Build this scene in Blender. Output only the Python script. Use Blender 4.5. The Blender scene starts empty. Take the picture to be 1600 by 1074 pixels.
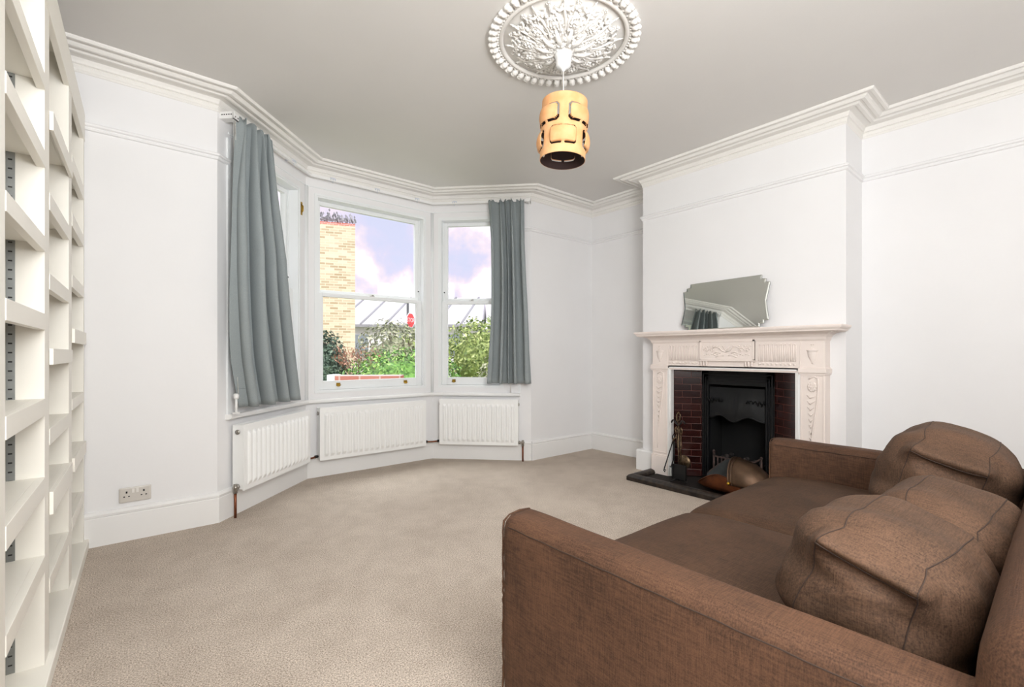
import bpy, bmesh, math, random
from mathutils import Vector, Matrix, noise
PI = math.pi
random.seed(7)
scn = bpy.context.scene
COL = scn.collection

# ------------------------------------------------------------------ camera
CAMH = 1.104
cam_d = bpy.data.cameras.new('camera')
cam = bpy.data.objects.new('camera', cam_d); COL.objects.link(cam)
cam.location = (0, 0, CAMH)
cam.rotation_euler = (PI/2, 0, -0.6979)
cam_d.sensor_width = 36.0
cam_d.lens = 729.64/1600*36.0
cam_d.shift_x = -2.5/1600
cam_d.shift_y = 15.95/1600
cam_d.clip_start = 0.02
scn.camera = cam

# ------------------------------------------------------------------ exposure
scn.view_settings.view_transform = 'Standard'
scn.view_settings.look = 'None'
scn.view_settings.exposure = 0.0
scn.view_settings.gamma = 1.0
scn.view_settings.use_curve_mapping = False

# ------------------------------------------------------------------ sky
def make_world():
    w = bpy.data.worlds.new('sky'); scn.world = w; w.use_nodes = True
    nt = w.node_tree; N = nt.nodes; L = nt.links
    N.clear()
    out = N.new('ShaderNodeOutputWorld'); bg = N.new('ShaderNodeBackground')
    tc = N.new('ShaderNodeTexCoord')
    nz = N.new('ShaderNodeTexNoise'); nz.inputs['Scale'].default_value = 8.0
    nz.inputs['Detail'].default_value = 5.0; nz.inputs['Roughness'].default_value = 0.5
    mp = N.new('ShaderNodeMapping'); mp.inputs['Location'].default_value = (3.1, 1.7, 0.4)
    L.new(tc.outputs['Generated'], mp.inputs['Vector']); L.new(mp.outputs['Vector'], nz.inputs['Vector'])
    rp = N.new('ShaderNodeValToRGB'); e = rp.color_ramp.elements
    e[0].position = 0.40; e[0].color = (0.74, 0.77, 1.0, 1)
    e[1].position = 0.58; e[1].color = (1.15, 1.12, 1.18, 1)
    m = e.new(0.47); m.color = (0.80, 0.78, 1.0, 1)
    m = e.new(0.53); m.color = (1.0, 0.88, 1.0, 1)
    L.new(nz.outputs['Fac'], rp.inputs['Fac'])
    L.new(rp.outputs['Color'], bg.inputs['Color'])
    bg.inputs['Strength'].default_value = 1.0
    L.new(bg.outputs['Background'], out.inputs['Surface'])
make_world()

def lamp(name, typ, loc, aim, energy, size=1.0, color=(1, 1, 1), size_y=None):
    d = bpy.data.lights.new(name, typ); d.energy = energy; d.color = color
    if typ == 'AREA':
        d.size = size
        if size_y: d.shape = 'RECTANGLE'; d.size_y = size_y
    elif typ == 'SUN': d.angle = size
    else: d.shadow_soft_size = size
    o = bpy.data.objects.new(name, d); COL.objects.link(o); o.location = loc
    o.rotation_euler = (Vector(aim)-Vector(loc)).to_track_quat('-Z', 'Y').to_euler()
    return o
# hazy sun from behind the house, onto the street side
lamp('sun', 'SUN', (0, -10, 12), (3, 0, 0), 3.2, 0.1, (1.0, 0.97, 0.92))
# added soft fills behind the camera, like bounced flash, with no fixture
lamp('rear_flash_fill', 'AREA', (0.25, -0.75, 2.0), (0.75, 2.5, 1.35), 63, 1.3, (0.975, 0.99, 1.0), 1.1)
lamp('rear_bounce_fill', 'AREA', (0.5, -1.1, 1.5), (0.8, -0.6, 2.8), 88, 1.2, (0.975, 0.99, 1.0), 1.2)  # added fill aimed up to bounce off the ceiling
# added area light outside, above the view, boosting daylight through the bay
lamp('high_daylight_fill', 'AREA', (2.1, 6.0, 4.3), (1.8, 2.6, 0.0), 240, 3.2, (0.93, 0.98, 1.0), 1.6)

# ------------------------------------------------------------------ materials
def srgb(r, g, b):
    f = lambda c: ((c/255+0.055)/1.055)**2.4 if c/255 > 0.04045 else c/255/12.92
    return (f(r), f(g), f(b), 1)
def mat(name, col, rough=0.6, metal=0.0, var=0.0, vscale=20, bump=0.0, bscale=200, spec=0.5, col2=None, stretch=None, detail=3.0, coat=0):
    m = bpy.data.materials.new(name); m.use_nodes = True
    nt = m.node_tree; N = nt.nodes; L = nt.links
    b = N['Principled BSDF']
    b.inputs['Base Color'].default_value = col
    b.inputs['Roughness'].default_value = rough
    b.inputs['Metallic'].default_value = metal
    b.inputs['Specular IOR Level'].default_value = spec
    if coat: b.inputs['Coat Weight'].default_value = coat
    tc = N.new('ShaderNodeTexCoord'); mp = N.new('ShaderNodeMapping')
    if stretch: mp.inputs['Scale'].default_value = stretch
    L.new(tc.outputs['Object'], mp.inputs['Vector'])
    c2 = col2 or tuple(min(1, c*(1-var)) for c in col[:3])+(1,)
    nz = N.new('ShaderNodeTexNoise'); nz.inputs['Scale'].default_value = vscale
    nz.inputs['Detail'].default_value = detail
    L.new(mp.outputs['Vector'], nz.inputs['Vector'])
    rp = N.new('ShaderNodeValToRGB')
    rp.color_ramp.elements[0].position = 0.35; rp.color_ramp.elements[0].color = c2
    rp.color_ramp.elements[1].position = 0.65; rp.color_ramp.elements[1].color = col
    L.new(nz.outputs['Fac'], rp.inputs['Fac'])
    L.new(rp.outputs['Color'], b.inputs['Base Color'])
    if bump:
        n2 = N.new('ShaderNodeTexNoise'); n2.inputs['Scale'].default_value = bscale
        n2.inputs['Detail'].default_value = 2
        L.new(mp.outputs['Vector'], n2.inputs['Vector'])
        bp = N.new('ShaderNodeBump'); bp.inputs['Strength'].default_value = bump
        bp.inputs['Distance'].default_value = 0.002
        L.new(n2.outputs['Fac'], bp.inputs['Height']); L.new(bp.outputs['Normal'], b.inputs['Normal'])
    return m

def fabric(name, col, col2, thread=420, bump=0.5, warp=(1, 1, 1), patch=0.25, rough=0.75):
    """woven cloth: crossed fine threads plus broad worn patches"""
    m = bpy.data.materials.new(name); m.use_nodes = True
    nt = m.node_tree; N = nt.nodes; L = nt.links; b = N['Principled BSDF']
    b.inputs['Roughness'].default_value = rough
    b.inputs['Specular IOR Level'].default_value = 0.25
    tc = N.new('ShaderNodeTexCoord')
    def nse(sc, scale, det=2):
        mp = N.new('ShaderNodeMapping'); mp.inputs['Scale'].default_value = sc
        L.new(tc.outputs['Object'], mp.inputs['Vector'])
        n = N.new('ShaderNodeTexNoise'); n.inputs['Scale'].default_value = scale
        n.inputs['Detail'].default_value = det
        L.new(mp.outputs['Vector'], n.inputs['Vector']); return n.outputs['Fac']
    a = nse((0.06, 1, 1), thread); c = nse((1, 0.06, 0.5), thread); d = nse((1, 1, 0.06), thread)
    def mth(op, x, y):
        n = N.new('ShaderNodeMath'); n.operation = op
        for i, q in enumerate((x, y)):
            if isinstance(q, (int, float)): n.inputs[i].default_value = q
            else: L.new(q, n.inputs[i])
        return n.outputs[0]
    t = mth('DIVIDE', mth('ADD', mth('ADD', a, c), d), 3.0)
    big = nse((1, 1, 1), 5, 4)
    f = mth('ADD', mth('MULTIPLY', t, 1-patch), mth('MULTIPLY', big, patch))
    rp = N.new('ShaderNodeValToRGB')
    rp.color_ramp.elements[0].position = 0.40; rp.color_ramp.elements[0].color = col2
    rp.color_ramp.elements[1].position = 0.60; rp.color_ramp.elements[1].color = col
    L.new(f, rp.inputs['Fac']); L.new(rp.outputs['Color'], b.inputs['Base Color'])
    bp = N.new('ShaderNodeBump'); bp.inputs['Strength'].default_value = bump
    bp.inputs['Distance'].default_value = 0.0015
    L.new(t, bp.inputs['Height']); L.new(bp.outputs['Normal'], b.inputs['Normal'])
    return m

def brickmat(name, c1, c2, mortar, sw, sh, msize=0.02, axes='YZ', rough=0.8, bump=0.3, off=0.5, coat=0, mrough=None):
    m = bpy.data.materials.new(name); m.use_nodes = True
    nt = m.node_tree; N = nt.nodes; L = nt.links; b = N['Principled BSDF']
    b.inputs['Roughness'].default_value = rough
    if coat: b.inputs['Coat Weight'].default_value = coat; b.inputs['Coat Roughness'].default_value = 0.1
    tc = N.new('ShaderNodeTexCoord'); sp = N.new('ShaderNodeSeparateXYZ'); cb = N.new('ShaderNodeCombineXYZ')
    L.new(tc.outputs['Object'], sp.inputs[0])
    L.new(sp.outputs[axes[0]], cb.inputs[0]); L.new(sp.outputs[axes[1]], cb.inputs[1])
    br = N.new('ShaderNodeTexBrick'); br.offset = off
    br.inputs['Color1'].default_value = c1; br.inputs['Color2'].default_value = c2
    br.inputs['Mortar'].default_value = mortar
    br.inputs['Scale'].default_value = 1.0
    br.inputs['Brick Width'].default_value = sw; br.inputs['Row Height'].default_value = sh
    br.inputs['Mortar Size'].default_value = msize
    br.inputs['Mortar Smooth'].default_value = 0.1
    L.new(cb.outputs[0], br.inputs['Vector'])
    L.new(br.outputs['Color'], b.inputs['Base Color'])
    bp = N.new('ShaderNodeBump'); bp.inputs['Strength'].default_value = bump; bp.inputs['Distance'].default_value = 0.003
    bp.invert = True
    L.new(br.outputs['Fac'], bp.inputs['Height']); L.new(bp.outputs['Normal'], b.inputs['Normal'])
    return m

M_WALL = mat('wall_paint', srgb(241, 240, 240), 0.75, var=0.015, vscale=3, bump=0.15, bscale=60)
M_CEIL = mat('ceiling_paint', srgb(226, 223, 219), 0.85, var=0.02, vscale=2, bump=0.1, bscale=40)
M_GLOSS = mat('white_gloss_paint', srgb(244, 243, 241), 0.35, var=0.01, vscale=5)
M_CORN = mat('cornice_paint', srgb(240, 237, 232), 0.6, var=0.01, vscale=5)
M_FRAME = mat('window_paint', srgb(241, 243, 243), 0.4, var=0.015, vscale=6)
M_PLAST = mat('white_plaster', srgb(244, 241, 236), 0.55, var=0.02, vscale=12)
M_SHELF = mat('cream_shelf_paint', srgb(250, 246, 236), 0.45, var=0.02, vscale=4)
M_RAD = mat('radiator_enamel', srgb(249, 249, 247), 0.3, var=0.01, vscale=4)
M_GRAD = mat('radiator_grille_shadow', srgb(150, 148, 142), 0.6)
M_METAL = mat('galvanised_steel', srgb(150, 152, 150), 0.45, metal=0.6, var=0.15, vscale=30)
M_CHROME = mat('nickel_valve', srgb(170, 165, 158), 0.3, metal=0.9, var=0.2, vscale=60)
M_COPPERP = mat('copper_pipe', srgb(140, 82, 55), 0.4, metal=0.7, var=0.3, vscale=40)
M_BRASS = mat('brass', srgb(200, 160, 60), 0.28, metal=0.95, var=0.3, vscale=80)
M_DARK = mat('dark_slot', srgb(22, 22, 22), 0.6)
M_MANTEL = mat('mantel_cream_paint', srgb(243, 231, 223), 0.55, var=0.03, vscale=10, bump=0.1, bscale=80)
M_IRON = mat('cast_iron', srgb(16, 17, 18), 0.5, spec=0.3, var=0.35, vscale=25, bump=0.4, bscale=150)
M_SOOT = mat('soot', srgb(8, 8, 8), 0.9, var=0.3, vscale=20)
M_SLATE = mat('slate_hearth', srgb(33, 26, 22), 0.65, spec=0.25, var=0.4, vscale=14, bump=0.4, bscale=60)
M_FENDER = mat('stone_kerb', srgb(56, 46, 38), 0.45, spec=0.35, col2=srgb(26, 21, 18), vscale=28, bump=0.6, bscale=70)
M_TILE = brickmat('oxblood_tiles', srgb(50, 17, 14), srgb(30, 11, 11), srgb(78, 44, 36), 0.150, 0.0575, 0.0022, 'XZ', 0.18, 0.25, coat=0.5)
M_OLDCOP = mat('tarnished_copper', srgb(112, 88, 70), 0.38, metal=0.75, col2=srgb(84, 66, 52), vscale=9)
M_SCOOP = mat('bright_copper', srgb(120, 68, 38), 0.42, metal=0.7, col2=srgb(80, 46, 28), vscale=12)
M_ZINC = mat('scuttle_lining', srgb(54, 57, 57), 0.6, metal=0.2, var=0.3, vscale=25)
M_TOOLB = mat('aged_brass', srgb(128, 108, 84), 0.35, metal=0.85, col2=srgb(80, 66, 50), vscale=60)
M_TOOLK = mat('black_iron', srgb(28, 27, 27), 0.5, metal=0.3, var=0.3, vscale=40)
M_COAL = mat('coal', srgb(60, 52, 50), 0.8, col2=srgb(24, 22, 22), vscale=40, bump=0.6, bscale=80)
M_RUST = mat('rusty_bars', srgb(92, 70, 64), 0.7, col2=srgb(48, 38, 36), vscale=40)
M_SOCK = mat('socket_plastic', srgb(214, 208, 200), 0.3, var=0.02)
M_SOCKL = mat('switch_plastic', srgb(238, 234, 228), 0.3, var=0.02)
M_SHADE = mat('orange_shade_board', srgb(240, 186, 134), 0.7, col2=srgb(230, 166, 110), vscale=14)
M_SHADEIN = mat('shade_brown_lining', srgb(46, 26, 22), 0.8)
M_SEAM = mat('seam_thread', srgb(58, 42, 33), 0.8)
M_SEAML = mat('pale_worn_seam', srgb(176, 138, 112), 0.8)
M_SOFA = fabric('sofa_weave', srgb(103, 73, 54), srgb(66, 46, 34), 380, 0.7)
M_SEAT = fabric('seat_weave', srgb(90, 65, 48), srgb(58, 42, 31), 380, 0.7)
M_PILLOW = fabric('pillow_weave', srgb(106, 79, 61), srgb(68, 51, 39), 360, 0.9)
M_CURT = fabric('curtain_cotton', srgb(156, 163, 164), srgb(142, 150, 151), 700, 0.15, patch=0.15, rough=0.85)
M_CORD = mat('white_cord', srgb(240, 238, 232), 0.5)
M_CLIP = mat('curtain_clip_plastic', srgb(225, 228, 235), 0.25)
M_SIGNR = mat('sign_red', srgb(235, 70, 70), 0.5)
M_SIGNW = mat('sign_white', srgb(245, 245, 245), 0.5)
M_POST = mat('grey_post', srgb(80, 84, 86), 0.5)
M_YBRICK = brickmat('yellow_stock_brick', srgb(238, 226, 194), srgb(190, 168, 132), srgb(236, 226, 198), 0.34, 0.11, 0.014, 'XZ', 0.9, 0.2)
M_GBRICK = brickmat('red_coping_brick', srgb(226, 150, 132), srgb(205, 120, 104), srgb(235, 200, 190), 0.22, 0.075, 0.01, 'XZ', 0.9, 0.3)
M_STUC = mat('white_render', srgb(245, 245, 245), 0.8, var=0.04, vscale=2)
M_ROOF = mat('pale_slate', srgb(230, 230, 234), 0.7, var=0.15, vscale=3, stretch=(1, 1, 6))
M_RIDGE = mat('roof_line', srgb(165, 166, 172), 0.7)
M_WINDK = mat('far_window', srgb(150, 160, 170), 0.2)
M_GRASS = mat('front_garden_ground', srgb(150, 160, 110), 0.9, var=0.4, vscale=2)
M_ROAD = mat('pale_road', srgb(190, 188, 184), 0.9, var=0.1, vscale=2)
M_TWIG = mat('twig_bark', srgb(128, 108, 96), 0.8, var=0.3, vscale=30)

def carpet():
    m = bpy.data.materials.new('beige_carpet'); m.use_nodes = True
    nt = m.node_tree; N = nt.nodes; L = nt.links; b = N['Principled BSDF']
    b.inputs['Roughness'].default_value = 0.95; b.inputs['Specular IOR Level'].default_value = 0.1
    tc = N.new('ShaderNodeTexCoord')
    def nse(s, d=2, r=0.5):
        n = N.new('ShaderNodeTexNoise'); n.inputs['Scale'].default_value = s; n.inputs['Detail'].default_value = d
        n.inputs['Roughness'].default_value = r
        L.new(tc.outputs['Object'], n.inputs['Vector']); return n
    fine = nse(185, 4, 0.8); mid = nse(9, 4); big = nse(2.2, 3)
    r1 = N.new('ShaderNodeValToRGB'); e = r1.color_ramp.elements
    e[0].position = 0.36; e[0].color = srgb(126, 111, 97); e[1].position = 0.60; e[1].color = srgb(236, 222, 207)
    L.new(fine.outputs['Fac'], r1.inputs['Fac'])
    r2 = N.new('ShaderNodeValToRGB'); e = r2.color_ramp.elements
    e[0].position = 0.38; e[0].color = (0.86, 0.85, 0.84, 1); e[1].position = 0.6; e[1].color = (1, 1, 1, 1)
    ad = N.new('ShaderNodeMath'); ad.operation = 'ADD'; hf = N.new('ShaderNodeMath'); hf.operation = 'MULTIPLY'; hf.inputs[1].default_value = 0.5
    L.new(mid.outputs['Fac'], ad.inputs[0]); L.new(big.outputs['Fac'], ad.inputs[1]); L.new(ad.outputs[0], hf.inputs[0])
    L.new(hf.outputs[0], r2.inputs['Fac'])
    mx = N.new('ShaderNodeMix'); mx.data_type = 'RGBA'; mx.blend_type = 'MULTIPLY'; mx.inputs['Factor'].default_value = 1
    L.new(r1.outputs['Color'], mx.inputs['A']); L.new(r2.outputs['Color'], mx.inputs['B'])
    L.new(mx.outputs['Result'], b.inputs['Base Color'])
    bp = N.new('ShaderNodeBump'); bp.inputs['Strength'].default_value = 0.5; bp.inputs['Distance'].default_value = 0.005
    L.new(fine.outputs['Fac'], bp.inputs['Height']); L.new(bp.outputs['Normal'], b.inputs['Normal'])
    return m
M_CARPET = carpet()

def glass():
    m = bpy.data.materials.new('window_glass'); m.use_nodes = True
    nt = m.node_tree; N = nt.nodes; L = nt.links; N.clear()
    o = N.new('ShaderNodeOutputMaterial'); t = N.new('ShaderNodeBsdfTransparent'); g = N.new('ShaderNodeBsdfGlossy')
    g.inputs['Roughness'].default_value = 0.02
    lw = N.new('ShaderNodeLayerWeight'); lw.inputs['Blend'].default_value = 0.5
    pw = N.new('ShaderNodeMath'); pw.operation = 'POWER'; pw.inputs[1].default_value = 5.0; L.new(lw.outputs['Facing'], pw.inputs[0])
    fr = N.new('ShaderNodeMath'); fr.operation = 'MULTIPLY_ADD'; fr.inputs[1].default_value = 0.35; fr.inputs[2].default_value = 0.02; L.new(pw.outputs[0], fr.inputs[0])
    mx = N.new('ShaderNodeMixShader')
    L.new(fr.outputs[0], mx.inputs[0]); L.new(t.outputs[0], mx.inputs[1]); L.new(g.outputs[0], mx.inputs[2])
    L.new(mx.outputs[0], o.inputs[0]); return m
M_GLASS = glass()
def mirror():
    m = bpy.data.materials.new('mirror_silvering'); m.use_nodes = True
    b = m.node_tree.nodes['Principled BSDF']
    b.inputs['Base Color'].default_value = (0.72, 0.75, 0.73, 1); b.inputs['Metallic'].default_value = 1
    b.inputs['Roughness'].default_value = 0.015
    return m
M_MIRROR = mirror()
M_MEDGE = mat('mirror_edge', srgb(60, 64, 62), 0.15, metal=0.9)

def leafmat(name, c1, c2, c3):
    m = bpy.data.materials.new(name); m.use_nodes = True
    nt = m.node_tree; N = nt.nodes; L = nt.links; b = N['Principled BSDF']
    b.inputs['Roughness'].default_value = 0.5
    g = N.new('ShaderNodeNewGeometry'); rp = N.new('ShaderNodeValToRGB'); e = rp.color_ramp.elements
    e[0].position = 0; e[0].color = c1; e[1].position = 1; e[1].color = c3
    q = e.new(0.5); q.color = c2
    L.new(g.outputs['Random Per Island'], rp.inputs['Fac']); L.new(rp.outputs['Color'], b.inputs['Base Color'])
    return m
L_BRIGHT = leafmat('hedge_leaves', srgb(48, 84, 36), srgb(100, 150, 66), srgb(172, 208, 112))
L_DARK = leafmat('evergreen_leaves', srgb(48, 70, 58), srgb(80, 106, 88), srgb(120, 140, 118))
L_BROWN = leafmat('brown_leaves', srgb(150, 100, 80), srgb(196, 140, 112), srgb(216, 176, 150))
L_PALE = leafmat('pale_shrub_leaves', srgb(104, 112, 88), srgb(158, 166, 128), srgb(206, 206, 180))
L_YEL = leafmat('lime_shrub_leaves', srgb(90, 116, 60), srgb(150, 172, 92), srgb(206, 216, 146))
L_GREY = leafmat('roof_weeds', srgb(120, 122, 122), srgb(160, 160, 165), srgb(200, 200, 205))

# ------------------------------------------------------------------ mesh helpers
ID = Matrix.Identity(4)
class MB:
    def __init__(s): s.v = []; s.f = []; s.m = []; s.s = []
    def add(s, vs, fs, X=None, smooth=False, mi=0):
        b = len(s.v)
        s.v += [tuple((X @ Vector(p)) if X else Vector(p)) for p in vs]
        for f in fs:
            s.f.append([b+i for i in f]); s.s.append(smooth); s.m.append(mi)
        return s
    def box(s, x0, x1, y0, y1, z0, z1, X=None, mi=0):
        vs = [(x0, y0, z0), (x1, y0, z0), (x1, y1, z0), (x0, y1, z0), (x0, y0, z1), (x1, y0, z1), (x1, y1, z1), (x0, y1, z1)]
        fs = [(0, 3, 2, 1), (4, 5, 6, 7), (0, 1, 5, 4), (1, 2, 6, 5), (2, 3, 7, 6), (3, 0, 4, 7)]
        return s.add(vs, fs, X, False, mi)
    def tube(s, pts, r, n=8, X=None, cap=True, mi=0, closed=False, flat=1.0):
        pts = [Vector(p) for p in pts]; k = len(pts)
        rs = r if isinstance(r, (list, tuple)) else [r]*k
        vs = []; fs = []; up = None
        for i, p in enumerate(pts):
            if closed: t = (pts[(i+1) % k]-pts[i-1])
            else: t = pts[min(i+1, k-1)]-pts[max(i-1, 0)]
            t = t.normalized() if t.length > 1e-9 else Vector((0, 0, 1))
            if up is None:
                up = Vector((0, 0, 1)) if abs(t.z) < 0.9 else Vector((1, 0, 0))
            a = t.cross(up)
            if a.length < 1e-6: a = t.orthogonal()
            a.normalize(); bb = a.cross(t).normalized(); up = bb
            for j in range(n):
                an = 2*PI*j/n
                vs.append(p+a*math.cos(an)*rs[i]+bb*math.sin(an)*rs[i]*flat)
        rng = k if closed else k-1
        for i in range(rng):
            for j in range(n):
                q = (i+1) % k
                fs.append((i*n+j, i*n+(j+1) % n, q*n+(j+1) % n, q*n+j))
        if cap and not closed:
            fs.append(tuple(range(n))); fs.append(tuple((k-1)*n+j for j in reversed(range(n))))
        return s.add(vs, fs, X, True, mi)
    def lathe(s, prof, n=24, X=None, mi=0, capb=True, capt=True):
        vs = []; fs = []
        for (r, z) in prof:
            for j in range(n): vs.append((r*math.cos(2*PI*j/n), r*math.sin(2*PI*j/n), z))
        for i in range(len(prof)-1):
            for j in range(n):
                fs.append((i*n+j, i*n+(j+1) % n, (i+1)*n+(j+1) % n, (i+1)*n+j))
        if capb: fs.append(tuple(reversed(range(n))))
        if capt: fs.append(tuple((len(prof)-1)*n+j for j in range(n)))
        return s.add(vs, fs, X, True, mi)
    def prism(s, poly, a, b, X=None, mi=0, plane='xz', smooth=False):
        """polygon in one plane extruded along the third axis"""
        n = len(poly)
        def P(u, w, t):
            return {'xz': (u, t, w), 'yz': (t, u, w), 'xy': (u, w, t)}[plane]
        vs = [P(u, w, a) for u, w in poly]+[P(u, w, b) for u, w in poly]
        fs = [tuple(range(n)), tuple(reversed(range(n, 2*n)))]+[(i, (i+1) % n, n+(i+1) % n, n+i) for i in range(n)]
        return s.add(vs, fs, X, smooth, mi)
    def ball(s, c, r, n=8, X=None, mi=0, sc=(1, 1, 1)):
        prof = []
        vs = []; fs = []; m = max(4, n//2)
        for i in range(m+1):
            a = PI*i/m
            for j in range(n):
                b = 2*PI*j/n
                vs.append((c[0]+r*sc[0]*math.sin(a)*math.cos(b), c[1]+r*sc[1]*math.sin(a)*math.sin(b), c[2]+r*sc[2]*math.cos(a)))
        for i in range(m):
            for j in range(n): fs.append((i*n+j, (i+1)*n+j, (i+1)*n+(j+1) % n, i*n+(j+1) % n))
        return s.add(vs, fs, X, True, mi)
    def soft(s, half, r, n=16, X=None, disp=None, mi=0):
        """rounded box / cushion"""
        fn = softfn(half, r, disp); idx = {}; vs = []; fs = []
        def vid(i, j, k):
            key = (i, j, k)
            if key not in idx:
                idx[key] = len(vs); vs.append(fn((spc(i, n), spc(j, n), spc(k, n))))
            return idx[key]
        for ax in range(3):
            for sd in (0, n):
                for i in range(n):
                    for j in range(n):
                        q = []
                        for (a, b) in ((i, j), (i+1, j), (i+1, j+1), (i, j+1)):
                            t = [0, 0, 0]; t[ax] = sd; t[(ax+1) % 3] = a; t[(ax+2) % 3] = b; q.append(vid(*t))
                        fs.append(q if sd else q[::-1])
        return s.add(vs, fs, X, True, mi)
    def build(s, name, mats, parent=None, bevel=0, auto=False):
        me = bpy.data.meshes.new(name)
        off = Vector(parent_world(parent)) if parent else Vector((0, 0, 0))
        me.from_pydata([tuple(Vector(p)-off) for p in s.v], [], s.f)
        if not isinstance(mats, (list, tuple)): mats = [mats]
        for m in mats: me.materials.append(m)
        me.polygons.foreach_set('material_index', s.m)
        me.polygons.foreach_set('use_smooth', s.s)
        me.update()
        bm = bmesh.new(); bm.from_mesh(me); bmesh.ops.recalc_face_normals(bm, faces=bm.faces); bm.to_mesh(me); bm.free()
        o = bpy.data.objects.new(name, me); COL.objects.link(o)
        if parent: o.parent = parent
        if bevel:
            md = o.modifiers.new('bevel', 'BEVEL'); md.width = bevel; md.segments = 2; md.limit_method = 'ANGLE'; md.angle_limit = 0.7
        return o
def spc(i, n):
    t = 2*i/n-1
    return math.sin(t*PI/2)*0.55+t*0.45
def softfn(half, r, disp=None):
    r = r if isinstance(r, (tuple, list)) else (r, r, r)
    def fn(c):
        p = []; d = []
        for k in range(3):
            q = c[k]*half[k]; core = half[k]-r[k]
            e = max(-core, min(core, q)); p.append(e); d.append((q-e)/r[k])
        l = math.sqrt(sum(x*x for x in d)) or 1
        v = Vector([p[k]+d[k]/l*r[k] for k in range(3)])
        if disp: v = disp(v, c)
        return v
    return fn
def parent_world(o):
    p = Vector((0, 0, 0))
    while o: p += o.location; o = o.parent
    return p
def tag(o, label, cat, group=None, kind=None):
    o['label'] = label; o['category'] = cat
    if group: o['group'] = group
    if kind: o['kind'] = kind
    return o
def thing(name, loc, label, cat, group=None, kind=None):
    o = bpy.data.objects.new(name, None); COL.objects.link(o); o.location = loc; o.empty_display_size = 0.1
    return tag(o, label, cat, group, kind)
def struct(o, label=None, cat=None):
    o['kind'] = 'structure'
    if label: o['label'] = label
    if cat: o['category'] = cat
    return o
def sempty(name, loc, label, cat):
    o = bpy.data.objects.new(name, None); COL.objects.link(o); o.location = loc
    return struct(o, label, cat)

# ------------------------------------------------------------------ room plan
H = 2.795
VW = 3.590                      # far wall
B = (0.478, VW); C = (1.244, 4.343); D = (2.518, 4.343); E_ = (3.246, VW)
UF = 4.201; UG = 3.821; VG = 2.629; VH = 0.993
YB = -2.4; XL = -0.62
PLAN = [(XL, VW), B, C, D, E_, (UF, VW), (UF, VG), (UG, VG), (UG, VH), (UF, VH), (UF, YB)]
def seg(a, b):
    a = Vector((a[0], a[1], 0)); b = Vector((b[0], b[1], 0)); d = (b-a).normalized(); n = Vector((d.y, -d.x, 0))
    return Matrix(((d.x, n.x, 0, a.x), (d.y, n.y, 0, a.y), (0, 0, 1, 0), (0, 0, 0, 1))), (b-a).length
S1, L1 = seg(B, C); S2, L2 = seg(C, D); S3, L3 = seg(D, E_)
def offset_line(pts, d, closed=False):
    n = len(pts); out = []; sg = []
    for i in range(n if closed else n-1):
        a = Vector(pts[i]); b = Vector(pts[(i+1) % n]); dv = (b-a).normalized(); nn = Vector((dv.y, -dv.x)); sg.append((a+nn*d, dv, b+nn*d))
    for i in range(n):
        if not closed and i == 0: out.append(sg[0][0]); continue
        if not closed and i == n-1: out.append(sg[-1][2]); continue
        (a, da, _), (b, db, _) = sg[i-1], sg[i]
        cr = da.x*db.y-da.y*db.x
        if abs(cr) < 1e-6: out.append(b); continue
        w = b-a; t = (w.x*db.y-w.y*db.x)/cr; out.append(a+da*t)
    return out
def sweep(mb, pts, prof, mi=0, caps=True, smooth=False):
    """moulding: profile (offset from wall, z) mitred along the plan polyline"""
    rows = [offset_line(pts, o) for o, z in prof]; k = len(prof); n = len(pts)
    vs = []
    for i in range(n):
        for j in range(k): vs.append((rows[j][i].x, rows[j][i].y, prof[j][1]))
    fs = []
    for i in range(n-1):
        for j in range(k):
            fs.append((i*k+j, i*k+(j+1) % k, (i+1)*k+(j+1) % k, (i+1)*k+j))
    if caps: fs.append(tuple(range(k))); fs.append(tuple(reversed(range((n-1)*k, n*k))))
    mb.add(vs, fs, None, smooth, mi)
    return mb

# floor and ceiling
struct(MB().add([(XL-.3, YB-.3, 0), (UF+.3, YB-.3, 0), (UF+.3, VW+.06, 0), (3.26, VW+.06, 0), (2.56, 4.40, 0), (1.20, 4.40, 0), (0.45, VW+.06, 0), (XL-.3, VW+.06, 0),
                 (XL-.3, YB-.3, -.2), (UF+.3, YB-.3, -.2), (UF+.3, VW+.06, -.2), (3.26, VW+.06, -.2), (2.56, 4.40, -.2), (1.20, 4.40, -.2), (0.45, VW+.06, -.2), (XL-.3, VW+.06, -.2)],
                [tuple(range(8)), tuple(reversed(range(8, 16)))]+[(i, (i+1) % 8, 8+(i+1) % 8, 8+i) for i in range(8)]).build('floor', M_CARPET), 'beige short pile carpet over the whole floor', 'floor')
struct(MB().box(XL-.3, UF+.35, YB-.35, 4.75, H, H+.25).build('ceiling', M_CEIL), 'plain off white ceiling with moulded cornice', 'ceiling')
# solid walls
struct(MB().box(XL-.3, B[0], VW, VW+.3, 0, H).build('wall_far_left', M_WALL))
struct(MB().box(E_[0], UF+.3, VW, VW+.3, 0, H).build('wall_far_right', M_WALL))
struct(MB().box(XL-.3, XL, YB-.3, VW, 0, H).build('wall_left', M_WALL))
struct(MB().box(XL-.3, UF+.3, YB-.3, YB, 0, H).build('wall_back', M_WALL))
struct(MB().box(UF, UF+.3, YB, VW, 0, H).build('wall_right', M_WALL))
# chimney breast with the fireplace recess
OY0, OY1, OZ = 1.27, 2.275, 0.975
cb = MB().box(UG, UF, OY1, VG, 0, H).box(UG, UF, VH, OY0, 0, H).box(UG, UF, OY0, OY1, OZ, H)
struct(cb.build('wall_chimney_breast', M_WALL), 'white chimney breast standing out around the fireplace', 'wall')

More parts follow.
